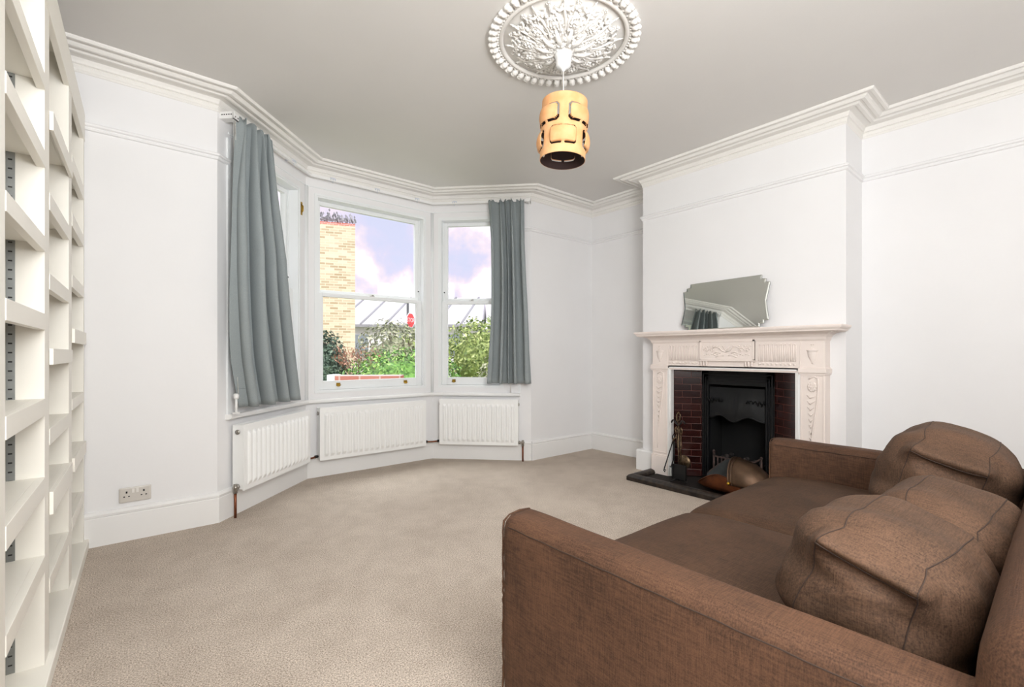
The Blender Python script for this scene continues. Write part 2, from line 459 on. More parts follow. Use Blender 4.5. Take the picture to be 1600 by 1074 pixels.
# bay walls: apron, piers, header
W1 = (0.33, 0.966); W2 = (0.087, 1.185); W3 = (0.080, 0.745); WZ0, WZ1 = 0.762, 2.527
TH = 0.17
def wedge(mb, X, a0, a1, z0, z1, e0=0.0, e1=0.0):
    """wall piece whose outer face is stretched by e0/e1 so the corners close"""
    vs = [(a0, 0, z0), (a1, 0, z0), (a1+e1, -TH, z0), (a0-e0, -TH, z0), (a0, 0, z1), (a1, 0, z1), (a1+e1, -TH, z1), (a0-e0, -TH, z1)]
    fs = [(0, 3, 2, 1), (4, 5, 6, 7), (0, 1, 5, 4), (1, 2, 6, 5), (2, 3, 7, 6), (3, 0, 4, 7)]
    mb.add(vs, fs, X)
mtr = TH*math.tan(math.radians(22.3))
for nm, X, L, W, e0, e1 in (('wall_bay_left', S1, L1, W1, -mtr*1.1, mtr), ('wall_bay_centre', S2, L2, W2, mtr, mtr), ('wall_bay_right', S3, L3, W3, mtr, -mtr*1.1)):
    mb = MB()
    wedge(mb, X, 0, L, -0.6, 0.66, e0, e1)
    wedge(mb, X, 0, L, WZ1, H, e0, e1)
    wedge(mb, X, 0, W[0], 0.66, WZ1, e0, 0)
    wedge(mb, X, W[1], L, 0.66, WZ1, 0, e1)
    mb.box(W[0], W[1], -TH, 0, 0.66, WZ0, X)
    struct(mb.build(nm, M_WALL if nm != 'x' else M_FRAME))

# cornice: flat ribbed moulding on the ceiling, cove, then bands on the wall
P = 0.2
corn = [(0.0, H), (P, H), (P, H-.010), (P-.006, H-.018), (P-.022, H-.018), (P-.028, H-.010), (P-.045, H-.010), (P-.050, H-.020), (P-.062, H-.030), (P-.080, H-.030),
        (P-.088, H-.022), (P-.100, H-.022), (P-.108, H-.034), (P-.125, H-.036), (P-.135, H-.030), (0.030, H-.034), (0.022, H-.048), (0.018, H-.060), (0.010, H-.064),
        (0.014, H-.070), (0.010, H-.078), (0.006, H-.088), (0.009, H-.094), (0.004, H-.104), (0.0, H-.106)]
struct(sweep(MB(), PLAN, corn).build('trim_1', M_CORN), 'white ribbed cornice running round the top of the walls', 'cornice')
# picture rail (three runs: left wall stub, right part)
rail = [(0.0, 2.372), (0.010, 2.376), (0.014, 2.386), (0.012, 2.392), (0.022, 2.398), (0.024, 2.408), (0.016, 2.416), (0.0, 2.420)]
p1 = [(XL, VW), B, tuple((S1 @ Vector((0.105, 0, 0)))[:2])]
struct(sweep(MB(), p1, rail).build('trim_2', M_WALL), 'white picture rail on the wall left of the bay', 'picture rail')
p2 = [tuple((S3 @ Vector((0.96, 0, 0)))[:2])]+PLAN[4:]
struct(sweep(MB(), p2, rail).build('trim_3', M_WALL), 'white picture rail round the chimney breast side', 'picture rail')
# baseboards
base = [(0.0, 0.0), (0.020, 0.0), (0.020, 0.158), (0.016, 0.163), (0.022, 0.168), (0.024, 0.180), (0.014, 0.194), (0.0, 0.197)]
bl = [PLAN[0]]+PLAN[1:7]+[(UG+.02, VG)]
struct(sweep(MB(), PLAN[0:5], base).build('baseboard_left', M_GLOSS))
struct(sweep(MB(), PLAN[4:7]+[(UG+.05, VG)], base).build('baseboard_far_right', M_GLOSS))
struct(sweep(MB(), [(UG+.0, VH), (UF, VH), (UF, YB)], base).build('baseboard_right', M_GLOSS))
plb = [(0.0, 0.0), (0.045, 0.0), (0.045, 0.180), (0.038, 0.192), (0.0, 0.197)]
struct(sweep(MB(), [(UG+.05, VG), (UG, VG), (UG, 2.452)], plb).build('baseboard_chimney', M_GLOSS))
struct(sweep(MB(), [(UG, 1.082), (UG, VH), (UG+.05, VH)], plb).build('baseboard_chimney_right', M_GLOSS))
# narrow seam moulding over the windows, corner beads, window board
BAY = [tuple((S1 @ Vector((0.10, 0, 0)))[:2]), C, D, tuple((S3 @ Vector((0.94, 0, 0)))[:2])]
seam = [(0.0, 2.590), (0.006, 2.592), (0.007, 2.600), (0.0, 2.603)]
struct(sweep(MB(), BAY, seam).build('trim_4', M_FRAME), 'thin moulding over the three bay windows', 'trim')
def bead(nm, pt):
    mb = MB(); mb.tube([(pt[0], pt[1], 0.694), (pt[0], pt[1], 2.59)], 0.016, 10); struct(mb.build(nm, M_FRAME))
bead('trim_5', (C[0]+.004, C[1]-.006)); bead('trim_6', (D[0]-.004, D[1]-.006))
vb = MB(); vb.box(0.085, 0.11, 0, 0.012, 0.694, 2.56, S1); struct(vb.build('trim_7', M_FRAME))
vb = MB(); vb.box(0.915, 0.94, 0, 0.012, 0.694, 2.56, S3); struct(vb.build('trim_8', M_FRAME))
board = [(0.0, 0.660), (0.030, 0.660), (0.034, 0.664), (0.045, 0.668), (0.048, 0.680), (0.045, 0.692), (0.036, 0.696), (0.0, 0.696)]
BW = [tuple((S1 @ Vector((0.07, 0, 0)))[:2]), C, D, tuple((S3 @ Vector((0.934, 0, 0)))[:2])]
struct(sweep(MB(), BW, board).build('trim_9', M_GLOSS), 'continuous white window board along the bay', 'window board')

# ------------------------------------------------------------------ windows
def sash_window(nm, X, W, label, lifts, handle=None, sw=.046):
    a0, a1 = W; z0, z1 = WZ0, WZ1
    loc = X @ Vector(((a0+a1)/2, 0, z0))
    root = sempty(nm, loc, label, 'window')
    fr = MB()      # lining inside the opening and the bead round it
    t = 0.018
    fr.box(a0, a1, -TH+.01, 0.003, z1-t, z1, X); fr.box(a0, a1, -TH-.03, 0.003, z0, z0+t*.6, X)
    fr.box(a0, a0+t, -TH+.011, 0.003, z0+t*.6, z1-t, X); fr.box(a1-t, a1, -TH+.011, 0.003, z0+t*.6, z1-t, X)
    for (p, q, r_, s_) in ((a0-.012, a1+.012, z1-.004, z1+.012), (a0-.012, a1+.012, z0-.012, z0+.004), (a0-.012, a0+.004, z0+.004, z1-.004), (a1-.004, a1+.012, z0+.004, z1-.004)):
        fr.box(p, q, 0, 0.009, r_, s_, X)
    # parting beads
    for a in (a0+t, a1-t-.012): fr.box(a, a+.012, -.088, -.080, z0, z1, X)
    fr.build('window_frame', M_FRAME, root)
    i0, i1 = a0+t, a1-t
    lo = MB(); w = 0.052
    lo.box(i0, i0+w, -.078, -.040, z0+.011, 1.660, X); lo.box(i1-w, i1, -.078, -.040, z0+.011, 1.660, X)
    lo.box(i0+w, i1-w, -.077, -.041, z0+.012, 0.846, X); lo.box(i0+w, i1-w, -.077, -.036, 1.628, 1.662, X)
    lo.box(i0+w, i0+w+.008, -.066, -.046, .846, 1.628, X); lo.box(i1-w-.008, i1-w, -.066, -.046, .846, 1.628, X); lo.box(i0+w, i1-w, -.066, -.046, .846, .854, X)
    lob = lo.build('lower_sash', M_FRAME, root, 0.002)
    MB().box(i0+w, i1-w, -.062, -.058, .846, 1.628, X).build('pane', M_GLASS, lob)
    for s in lifts:
        b = MB()
        b.box(s-.018, s+.018, -.040, -.034, .805, .832, X)
        b.tube([(s-.02, -.030, .812), (s, -.020, .808), (s+.02, -.030, .812)], .005, 8, X)
        b.box(s-.012, s+.012, -.036, -.022, .800, .810, X)
        b.build('sash_lift', M_BRASS, lob)['label'] = 'brass sash lift'
    up = MB(); w = sw
    up.box(i0, i0+w, -.126, -.090, 1.660, z1-t, X); up.box(i1-w, i1, -.126, -.090, 1.660, z1-t, X)
    up.box(i0+w, i1-w, -.125, -.091, 2.470, z1-t-.001, X); up.box(i0+w, i1-w, -.125, -.086, 1.655, 1.694, X)
    upo = up.build('upper_sash', M_FRAME, root, 0.002)
    MB().box(i0+w, i1-w, -.110, -.106, 1.694, 2.470, X).build('pane', M_GLASS, upo)
    for s in (i0+.012, i1-.012):
        MB().ball((s, -.082, 1.76), .007, 8, X).tube([(s, -.09, 1.76), (s, -.078, 1.76)], .004, 6, X).build('sash_stop', M_DARK, upo)['label'] = 'small dark sash stop'
    ft = MB(); c = (a0+a1)/2
    ft.box(c-.022, c+.022, -.075, -.050, 1.662, 1.668, X); ft.tube([(c, -.06, 1.668), (c, -.06, 1.676), (c+.018, -.06, 1.678)], .005, 8, X)
    ft.build('sash_fastener', M_CHROME, lob)
    if handle:
        hb = MB(); hb.box(handle-.012, handle+.012, .0, .006, 2.31, 2.42, X); hb.tube([(handle, .006, 2.33), (handle, .018, 2.345), (handle, .018, 2.385), (handle, .006, 2.40)], .005, 8, X)
        hb.build('sash_pull', M_BRASS, root)['label'] = 'brass pull plate'
    # stone cill outside
    MB().box(a0-.05, a1+.05, -TH-.10, -TH+.02, z0-.09, z0-.0, X).build('outer_sill', M_STUC, root)
    return root
sash_window('window_1', S1, W1, 'left window of the bay behind the grey curtain', [0.5, 0.8], 1.0, .030)
sash_window('window_2', S2, W2, 'wide middle sash window of the bay', [0.299, 0.982])
sash_window('window_3', S3, W3, 'right window of the bay half behind a curtain', [0.225, 0.62])

# ------------------------------------------------------------------ curtain track
tr = thing('curtain_track', (C[0], C[1], 2.67), 'bare white curtain track bent round the bay above the windows', 'curtain track')
TRK = [tuple((S1 @ Vector((0.03, 0, 0)))[:2]), C, D, tuple((S3 @ Vector((1.02, 0, 0)))[:2])]
mb = MB(); sweep(mb, TRK, [(0.055, 2.660), (0.075, 2.660), (0.075, 2.682), (0.055, 2.682)]); mb.build('rail', M_GLOSS, tr)
def clip(X, s):
    b = MB(); b.box(s-.012, s+.012, .0, .055, 2.684, 2.690, X); b.box(s-.022, s+.022, .050, .079, 2.678, 2.688, X)
    for q in (-.02, .0, .02): b.ball((s+q, .078, 2.672), .006, 6, X)
    b.tube([(s, .075, 2.660), (s, .075, 2.642)], .004, 6, X)
    b.build('track_clip', M_CLIP, tr)
for X, s in ((S1, .767), (S2, .213), (S2, .632), (S2, 1.056), (S3, .258)): clip(X, s)
b = MB(); b.box(.022, .034, 0, .10, 2.660, 2.700, S1); b.box(.022, .075, .088, .098, 2.655, 2.695, S1); b.box(.022, .075, .0, .098, 2.655, 2.660, S1); b.build('end_bracket', M_GLOSS, tr)
b = MB()
for i in range(5): b.box(.0215, .0225, .012+i*.016, .022+i*.016, 2.678, 2.684, S1)
for q in (.034, .060): b.box(q, q+.010, .0975, .0985, 2.668, 2.676, S1)
b.build('bracket_slots', M_DARK, tr)
b = MB(); b.box(1.00, 1.05, .05, .085, 2.655, 2.688, S3); b.box(1.044, 1.05, 0, .085, 2.655, 2.690, S3); b.tube([(1.03, .07, 2.655), (1.03, .07, 2.64)], .008, 8, S3); b.build('end_bracket', M_GLOSS, tr)
b = MB()
for y in (.078, .090): b.tube([(.052, y, 2.66), (.056, y, 1.9), (.075, .085, 1.0), (.085, .085, .83)], .0022, 6, S1)
b.build('draw_cord', M_CORD, tr)
b = MB(); b.lathe([(.014, 0), (.017, .012), (.017, .03), (.010, .036)], 12, S1 @ Matrix.Translation((.086, .07, .80)))
b.tube([(.086, .07, .80), (.086, .07, .70)], .008, 8, S1); b.box(.07, .102, .055, .085, .698, .712, S1)
b.build('cord_tensioner', M_GLOSS, tr)
b = MB()
for y in (.03, .05): b.tube([(.84, y, 2.66), (.84, y, .70)], .0022, 6, S3)
b.build('draw_cord', M_CORD, tr)

# ------------------------------------------------------------------ curtains
def curtain(name, X, top, bot, zt, zb, offs, folds, depth_t, depth_b, label, side, bulge=None, mid=None):
    """pleated sheet; folds = list of (position, half width, depth) so no two folds match"""
    nu, nz = 260, 46
    vs = []; fs = []
    def prof(u, k):
        y = 0
        for (c, w, d) in folds:
            q = abs(u-c)/w
            if q < 1: y += d*(0.5+0.5*math.cos(PI*q))**(0.75)
        return y
    for j in range(nz+1):
        v = j/nz; z = zt+(zb-zt)*v
        vv = min(1, v*1.0)
        s0 = top[0]+(bot[0]-top[0])*vv; s1 = top[1]+(bot[1]-top[1])*vv
        if mid: s0 += mid[0]*math.sin(PI*min(1, v)); s1 += mid[1]*math.sin(PI*v)
        dep = depth_t+(depth_b-depth_t)*min(1, v*2.2)
        for i in range(nu+1):
            u = i/nu
            uu = u+0.012*math.sin(v*5+u*9)*(v)
            y = offs+dep*prof(uu, v)+0.004*math.sin(u*60)*max(0, 1-v*9)
            y += 0.006*noise.noise(Vector((u*5, v*3, 2.3)))
            s = s0+(s1-s0)*u+0.006*noise.noise(Vector((u*4, v*2, 7.3)))
            for (c, w, d) in folds:
                q = (uu-c)/w
                if abs(q) < 1: s -= .85*w*(s1-s0)*math.sin(PI*q)*d*min(1, .5+v*2)
            if bulge: y += bulge*math.sin(PI*min(1, v*1.2)) * (1-u)
            zz = z+(0.012*math.sin(u*70) if j == 0 else 0)
            vs.append((s, y, zz))
    for j in range(nz):
        for i in range(nu):
            a = j*(nu+1)+i; fs.append((a, a+1, a+nu+2, a+nu+1))
    m = MB(); m.add(vs, fs, X, True)
    c = X @ Vector(((bot[0]+bot[1])/2, offs, zb))
    root = thing(name, c, label, 'curtain', 'grey curtains of the bay')
    o = m.build('curtain_cloth', M_CURT, root)
    sd = o.modifiers.new('thickness', 'SOLIDIFY'); sd.thickness = 0.004; sd.offset = 0
    # header tape and hem stitching
    def line(v, k=2.0):
        j = int(v*nz); z = vs[j*(nu+1)][2]
        return [(vs[j*(nu+1)+i][0], vs[j*(nu+1)+i][1]+.003, vs[j*(nu+1)+i][2]) for i in range(0, nu+1, 2)]
    h = MB(); h.tube(line(0.955), .0012, 4, X); h.build('hem', M_CURT, root)
    return root
F1 = [(.07, .10, 1.0), (.20, .05, .55), (.30, .055, .9), (.40, .045, .6), (.50, .06, 1.0), (.62, .05, .7), (.73, .065, 1.0), (.84, .05, .75), (.95, .06, .9)]
F1 = [(.12, .15, .75), (.33, .085, 1.0), (.47, .06, .6), (.60, .085, .95), (.80, .115, 1.0), (.97, .06, .6)]
curtain('curtain', S1, (.075, .425), (.085, .748), 2.690, .742, .062, F1, .075, .150,
        'grey pleated curtain hanging at the left side of the bay', -1, bulge=.04, mid=(-.16, -.035))
F3 = [(.12, .16, .75), (.36, .075, .95), (.50, .06, .7), (.63, .075, 1.0), (.88, .16, .85)]
curtain('curtain', S3, (.60, 1.0), (.575, 1.085), 2.672, .800, .070, F3, .060, .125,
        'grey pleated curtain hanging at the right side of the bay', 1, mid=(.035, .0))

# ------------------------------------------------------------------ radiators
def radiator(X, s0, s1, z0, z1, nfl, label, left_gap, depth=.105, pipe=None, valve_right=None, link=None):
    root = thing('radiator', X @ Vector(((s0+s1)/2, .06, z0)), label, 'radiator', 'panel radiators under the bay windows')
    yf = depth; w = s1-s0; b = .030
    m = MB(); cols = nfl*8; xs = [s0]; 
    pit = (w-2*b)/nfl
    for i in range(cols+1): xs.append(s0+b+pit*i/8)
    xs.append(s1)
    zs = [z0, z0+.032, z0+.048, z0+.060, z1-.070, z1-.058, z1-.044, z1]
    tz = [0, 0, .6, 1, 1, .6, 0, 0]
    hp = [0, .0, .75, 1, 1, 1, .75, 0]
    vs = []; fs = []
    for jz, z in enumerate(zs):
        for i, x in enumerate(xs):
            h = 0
            if 0 < i < len(xs)-1: h = hp[(i-1) % 8]
            vs.append((x, yf+.016*h*tz[jz], z))
    k = len(xs)
    for j in range(len(zs)-1):
        for i in range(k-1): fs.append((j*k+i, j*k+i+1, (j+1)*k+i+1, (j+1)*k+i))
    m.add(vs, fs, X, False); m.box(s0, s1, yf-.012, yf-.0005, z0, z1, X)
    m.build('front_panel', M_RAD, root)
    m = MB(); m.box(s0+.01, s1-.01, .030, .040, z0+.01, z1-.01, X); m.build('rear_panel', M_RAD, root)
    for a, c in ((s0, s0+.004), (s1-.004, s1)):
        MB().box(a-.001, c+.001, .022, yf-.002, z0+.008, z1-.006, X).build('side_panel', M_RAD, root, .001)
    g = MB()
    g.box(s0, s1, .022, .030, z1-.010, z1, X); g.box(s0, s1, yf-.016, yf-.003, z1-.010, z1+.001, X)
    n = int(w/.018)
    for i in range(n+1): 
        q = s0+w*i/n; g.box(q-.0035, q+.0035, .03, yf-.010, z1-.008, z1-.003, X)
    g.build('top_grille', M_RAD, root)
    for a in (s0-.006, s1+.002):
        v = MB(); RX = X @ Matrix.Translation((a-.004, .062, z1-.050)) @ Matrix.Rotation(PI/2, 4, 'Y')
        v.lathe([(.016, 0), (.017, .006), (.012, .012), (.006, .012)], 14, RX); v.build('bleed_cap', M_CHROME, root)
    if pipe:
        v = MB(); px = pipe; sg = -1 if px < s0 else 1; e = s0 if sg < 0 else s1
        v.tube([(e, .062, z0+.028), (px, .062, z0+.028)], .011, 10, X)
        v.tube([(px, .062, z0+.050), (px, .062, z0-.010)], .013, 10, X)
        v.ball((px, .062, z0+.028), .018, 10, X); v.tube([(e+sg*.004, .062, z0+.028), (e+sg*.016, .062, z0+.028)], .018, 6, X)
        v.build('valve', M_CHROME, root)
        v = MB(); v.tube([(px, .062, z0-.008), (px, .062, .0)], .0085, 10, X); v.build('supply_pipe', M_COPPERP, root)['label'] = 'bare copper pipe into the carpet'
    return root
r1 = radiator(S1, .115, .965, .175, .622, 15, 'white panel radiator nearest the bookcase, seen almost edge-on', 0, pipe=.088)
r2 = radiator(S2, .090, 1.142, .160, .624, 19, 'long white panel radiator under the middle window', 0)
r3 = radiator(S3, .105, .922, .167, .632, 15, 'white panel radiator under the right hand window', 0, pipe=.968)
def link(root, A, Bp):
    v = MB(); v.tube([A, ((A[0]+Bp[0])/2, (A[1]+Bp[1])/2, A[2]-.004), Bp], .008, 8)
    v.build('linking_pipe', M_COPPERP, root)
    d = (Vector(Bp)-Vector(A)).normalized()
    for p, sg in ((Vector(A), 1), (Vector(Bp), -1)): v = MB(); v.tube([p, p+d*sg*.028], .013, 8); v.build('pipe_union', M_TOOLK, root)
link(r1, tuple(S1 @ Vector((.972, .062, .195))), tuple(S2 @ Vector((.082, .062, .195))))
link(r2, tuple(S2 @ Vector((1.148, .062, .195))), tuple(S3 @ Vector((.098, .062, .195))))

# ------------------------------------------------------------------ double socket
SX = Matrix.Translation((0.061, VW, .268)) @ Matrix.Rotation(PI, 4, 'Z')     # local x to the left in the picture
so = thing('double_socket', (0.061, VW-.008, .268), 'double plug socket low on the wall above the baseboard', 'power socket')
m = MB(); m.soft((.075, .005, .044), (.004, .004, .004), 8, Matrix.Translation((0.061, VW-.005, .268))); m.build('face_plate', M_SOCK, so)
for sg in (-1, 1):
    cx = .061+sg*.040
    m = MB(); y = VW-.0105
    m.box(cx-.004, cx+.004, y-.0006, y+.002, .268+.010, .268+.022)
    m.box(cx-.015, cx-.007, y-.0006, y+.002, .268-.012, .268-.006)
    m.box(cx+.007, cx+.015, y-.0006, y+.002, .268-.012, .268-.006)
    m.build('pin_holes', M_DARK, so)
    m = MB(); cx2 = .061+sg*.010; m.box(cx2-.006, cx2+.006, VW-.0135, VW-.008, .268+.010, .268+.034); m.build('switch', M_SOCKL, so, .001)

# ------------------------------------------------------------------ bookcase
bd = Vector((0.0267, 0.99964, 0)); bn = Vector((bd.y, -bd.x, 0)); BA = Vector((-0.143, 3.572, 0))
# local: x = distance toward the camera along the case, y = out into the room, z up
BK = Matrix(((-bd.x, bn.x, 0, BA.x), (-bd.y, bn.y, 0, BA.y), (0, 0, 1, 0), (0, 0, 0, 1)))
DP = 0.27; FR = -0.020
bk = thing('bookcase', BK @ Vector((1.3, -.15, 0)), 'tall cream built-in bookcase of empty cubby shelves along the left wall', 'bookcase')
U = [(0.0, .045), (.593, .700), (1.258, 1.354), (1.932, 2.03), (2.62, 2.72)]
for a, c in U:
    MB().box(a, c, FR-DP, FR, .055, 2.452, BK).build('upright', M_SHELF, bk, .0015)
MB().box(0, U[-1][1], -DP-.02, 0.0, 0, .055, BK).build('plinth', M_SHELF, bk, .004)
MB().box(0, U[-1][1], -DP-.032, -DP-.02, .0, 2.452, BK).build('back_panel', M_SHELF, bk)
MB().box(0, U[-1][1], -DP-.02, FR-.016, 2.43, 2.452, BK).build('top_board', M_SHELF, bk)
MB().box(.0, U[-1][1], FR-.018, FR+.003, 2.300, 2.456, BK).build('fascia', M_SHELF, bk, .002)
bays = [(.045, .593, [(1.960, 2.030), (1.698, 1.760), (1.415, 1.475), (1.154, 1.220, 1), (.840, .892), (.554, .619, 1), (.279, .339)]),
        (.700, 1.258, [(1.892, 1.958, 1), (1.612, 1.673), (1.331, 1.387), (1.065, 1.122, 1), (.780, .838), (.537, .617, 1), (.258, .311)]),
        (1.354, 1.932, [(1.992, 2.042), (1.730, 1.784), (1.447, 1.497), (1.184, 1.238), (.896, .953), (.629, .689), (.374, .426)]),
        (2.03, 2.62, [(1.96, 2.01), (1.66, 1.71), (1.38, 1.43), (1.09, 1.14), (.80, .85), (.53, .58), (.28, .33)])]
for a, c, L in bays:
    for q in L:
        pr = len(q) > 2
        s = MB(); s.box(a+.001, c-.001, FR-DP, FR-.02, q[1]-.022, q[1], BK)
        if pr: s.box(a+.001 if a < .1 else a-.010, c+.010, FR+.001, FR+.012, q[0], q[1], BK); s.box(a+.001, c-.001, FR-.02, FR+.001, q[1]-.022, q[1], BK)
        else: s.box(a+.001, c-.001, FR-.02, FR+.002, q[0], q[1], BK)
        s.build('shelf', M_SHELF, bk, .001)
for a, sd in ((1.354, 1), (1.932, -1)):
    for yy in (FR-.090, FR-DP+.04):
        lo, hi = (a, a+.003) if sd > 0 else (a-.003, a)
        st = MB(); fx = hi if sd > 0 else lo; bx = lo if sd > 0 else hi; ys = (yy, yy+.005, yy+.015, yy+.021)
        zs = [.06]
        for k in range(73): zs += [.085+k*.030, .090+k*.030]
        zs.append(2.29); vs = [(fx, y, z) for z in zs for y in ys]
        for j in range(len(zs)-1):
            for i in range(3):
                pass
        fs2 = [(j*4+i, j*4+i+1, (j+1)*4+i+1, (j+1)*4+i) for j in range(len(zs)-1) for i in range(3)]
        st.add(vs, fs2, BK); n0 = (len(zs)-1)*4
        st.m = [1 if (i % 3 == 1 and (i//3) % 2 == 1) else 0 for i in range(len(fs2))]
        st.add([(bx, yy, .06), (bx, yy+.021, .06), (bx, yy+.021, 2.29), (bx, yy, 2.29)], [], BK); b0 = len(st.v)-4
        st.f += [[b0, 0, n0, b0+3], [b0+1, 3, n0+3, b0+2]]; st.s += [False]*2; st.m += [0, 0]
        st.build('shelf_standard', [M_METAL, M_DARK], bk)['label'] = 'slotted grey metal shelf track'

# ------------------------------------------------------------------ fireplace surround
fs_ = thing('fireplace_surround', (3.76, 1.77, 0), 'cream carved wooden mantelpiece around the fireplace', 'fireplace surround')
XF = 3.712; XW = UG
def fb(mb, y0, y1, z0, z1, xf=XF, xb=None, mi=0):
    mb.box(xf, XW if xb is None else xb, y0, y1, z0, z1, None, mi); return mb
for (y0, y1) in ((1.086, 1.241), (2.300, 2.452)):
    lg = MB()
    fb(lg, y0, y1, .0, 1.0)
    fb(lg, y0-.012, y1+.004, 0, .185, XF-.014); fb(lg, y0-.006, y1+.002, .185, .197, XF-.008)
    # raised rim of the sunk panel
    for (p, q, r_, s_) in ((y0+.004, y0+.014, .22, .95), (y1-.014, y1-.004, .22, .95), (y0+.004, y1-.004, .945, .955), (y0+.004, y1-.004, .215, .225)):
        fb(lg, p, q, r_, s_, XF-.005, XF+.01)
    lgo = lg.build('leg', M_MANTEL, fs_, .002)
    # flower and hanging drapery
    cy = (y0+y1)/2; g = MB(); zc = .872; d = 1 if cy < 1.8 else -1
    for k in range(10):
        a = 2*PI*k/10; g.ball((XF-.004, cy+.020*math.cos(a), zc+.026*math.sin(a)), .011, 8, None, 0, (.6, 1, 1.2))
    for k in range(6):
        a = 2*PI*k/6; g.ball((XF-.009, cy+.009*math.cos(a), zc+.012*math.sin(a)), .007, 8)
    g.ball((XF-.012, cy, zc), .006, 8)
    g.tube([(XF-.003, cy-.036, .93), (XF-.004, cy-.038, .86), (XF-.004, cy-.030, .76), (XF-.004, cy-.012, .62), (XF-.004, cy+.010, .45), (XF-.004, cy+.014, .33), (XF-.004, cy+.024, .255), (XF-.003, cy+.040, .262)],
           [.006, .006, .006, .006, .005, .004, .004, .003], 8)
    g.tube([(XF-.003, cy-.036, .93), (XF-.003, cy-.010, .945), (XF-.003, cy+.022, .925)], .005, 8)
    for k in range(9):
        z = .80-k*.042; w = .030*(1-k/13)
        g.tube([(XF-.002, cy+w*1.1, z+.010), (XF-.006, cy+w*.4, z-.006), (XF-.004, cy-w*.8+.004*k, z+.012)], [.003, .007, .003], 6)
    g.build('carved_drapery', M_MANTEL, lgo)
fz = MB(); fb(fz, 1.086, 2.452, .985, 1.215); fb(fz, 1.241, 2.300, .965, .985)
fb(fz, 1.078, 1.247, .955, .968, XF-.010); fb(fz, 1.074, 1.250, .968, 1.000, XF-.018); fb(fz, 1.080, 1.246, 1.000, 1.008, XF-.010)
fb(fz, 2.294, 2.460, .955, .968, XF-.010); fb(fz, 2.290, 2.464, .968, 1.000, XF-.018); fb(fz, 2.294, 2.460, 1.000, 1.008, XF-.010)
fb(fz, 1.238, 1.244, 1.0, 1.20, XF-.004); fb(fz, 2.297, 2.303, 1.0, 1.20, XF-.004)
fz.build('frieze', M_MANTEL, fs_, .002)
for (ya, yb, n) in ((1.262, 1.530, 9), (2.008, 2.284, 9)):
    fl = MB()
    for k in range(n):
        y = ya+(yb-ya)*(k+.5)/n; w = (yb-ya)/n*.27
        for e in (-w, w): fl.tube([(XF-.001, y+e, 1.045), (XF-.001, y+e, 1.168)], .0048, 6)
        fl.tube([(XF-.001, y-w, 1.168), (XF-.002, y, 1.176), (XF-.001, y+w, 1.168)], .0035, 6)
        fl.ball((XF-.003, y, 1.026), .0085, 8)
    fl.build('fluting', M_MANTEL, fs_)
tb = MB(); fb(tb, 1.549, 1.992, 1.052, 1.212, XF-.012, XF+.01)
for (p, q, r_, s_) in ((1.549, 1.992, 1.198, 1.212), (1.549, 1.992, 1.052, 1.062), (1.549, 1.563, 1.052, 1.212), (1.978, 1.992, 1.052, 1.212)): fb(tb, p, q, r_, s_, XF-.019, XF)
fb(tb, 1.540, 2.001, 1.043, 1.052, XF-.022, XF)
for k in range(3):
    for yy in (1.565, 1.928): 
        tb.tube([(XF-.008, yy+.006+k*.024, 1.043), (XF-.008, yy+.006+k*.024, 1.016)], .008, 8); tb.ball((XF-.008, yy+.006+k*.024, 1.010), .0095, 8)
tbo = tb.build('tablet', M_MANTEL, fs_, .0015)
sc = MB(); cy = 1.770
for sg in (-1, 1):
    def q(a, z, d=.015): return (XF-d, cy+sg*a, z)
    sc.tube([q(0, 1.118), q(.03, 1.126), q(.055, 1.152), q(.080, 1.160), (XF-.015, cy+sg*.105, 1.150)], .005, 6)
    for (ca, cz, R) in ((.118, 1.132, .024), (.165, 1.132, .022)):
        sc.tube([q(ca+R*(1-t/15)*math.cos(t*.62), cz+R*(1-t/15)*math.sin(t*.62)) for t in range(13)], .004, 6)
        sc.ball(q(ca, cz, .016), .008, 8)
    sc.tube([q(.02, 1.088), q(.05, 1.090), q(.085, 1.076)], .004, 6); sc.tube([q(.045, 1.108), q(.075, 1.118), q(.095, 1.108)], .004, 6)
    for k in range(7): sc.ball(q(.06+k*.022, 1.165-.006*(k % 2), .014), .006, 6, None, 0, (.6, 1.3, 1))
    for k in range(6): sc.ball(q(.07+k*.022, 1.100-.006*(k % 2), .014), .006, 6, None, 0, (.6, 1.3, 1))
sc.tube([(XF-.014, cy-.03, 1.165), (XF-.016, cy, 1.128), (XF-.014, cy+.03, 1.165)], .004, 6)
sc.build('scrollwork', M_MANTEL, tbo)
for cy in (1.163, 2.376):
    u = MB(); X = Matrix.Translation((XF-.001, cy, 0)) @ Matrix.Scale(.42, 4, (1, 0, 0))
    u.lathe([(.004, 1.032), (.006, 1.045), (.016, 1.062), (.027, 1.085), (.031, 1.110), (.030, 1.120), (.037, 1.124), (.037, 1.131), (.020, 1.136), (.008, 1.142), (.003, 1.150), (.003, 1.170)], 14, X)
    u.tube([(0, -.010, 1.168), (0, .010, 1.168)], .003, 6, X)
    u.build('carved_urn', M_MANTEL, fs_)
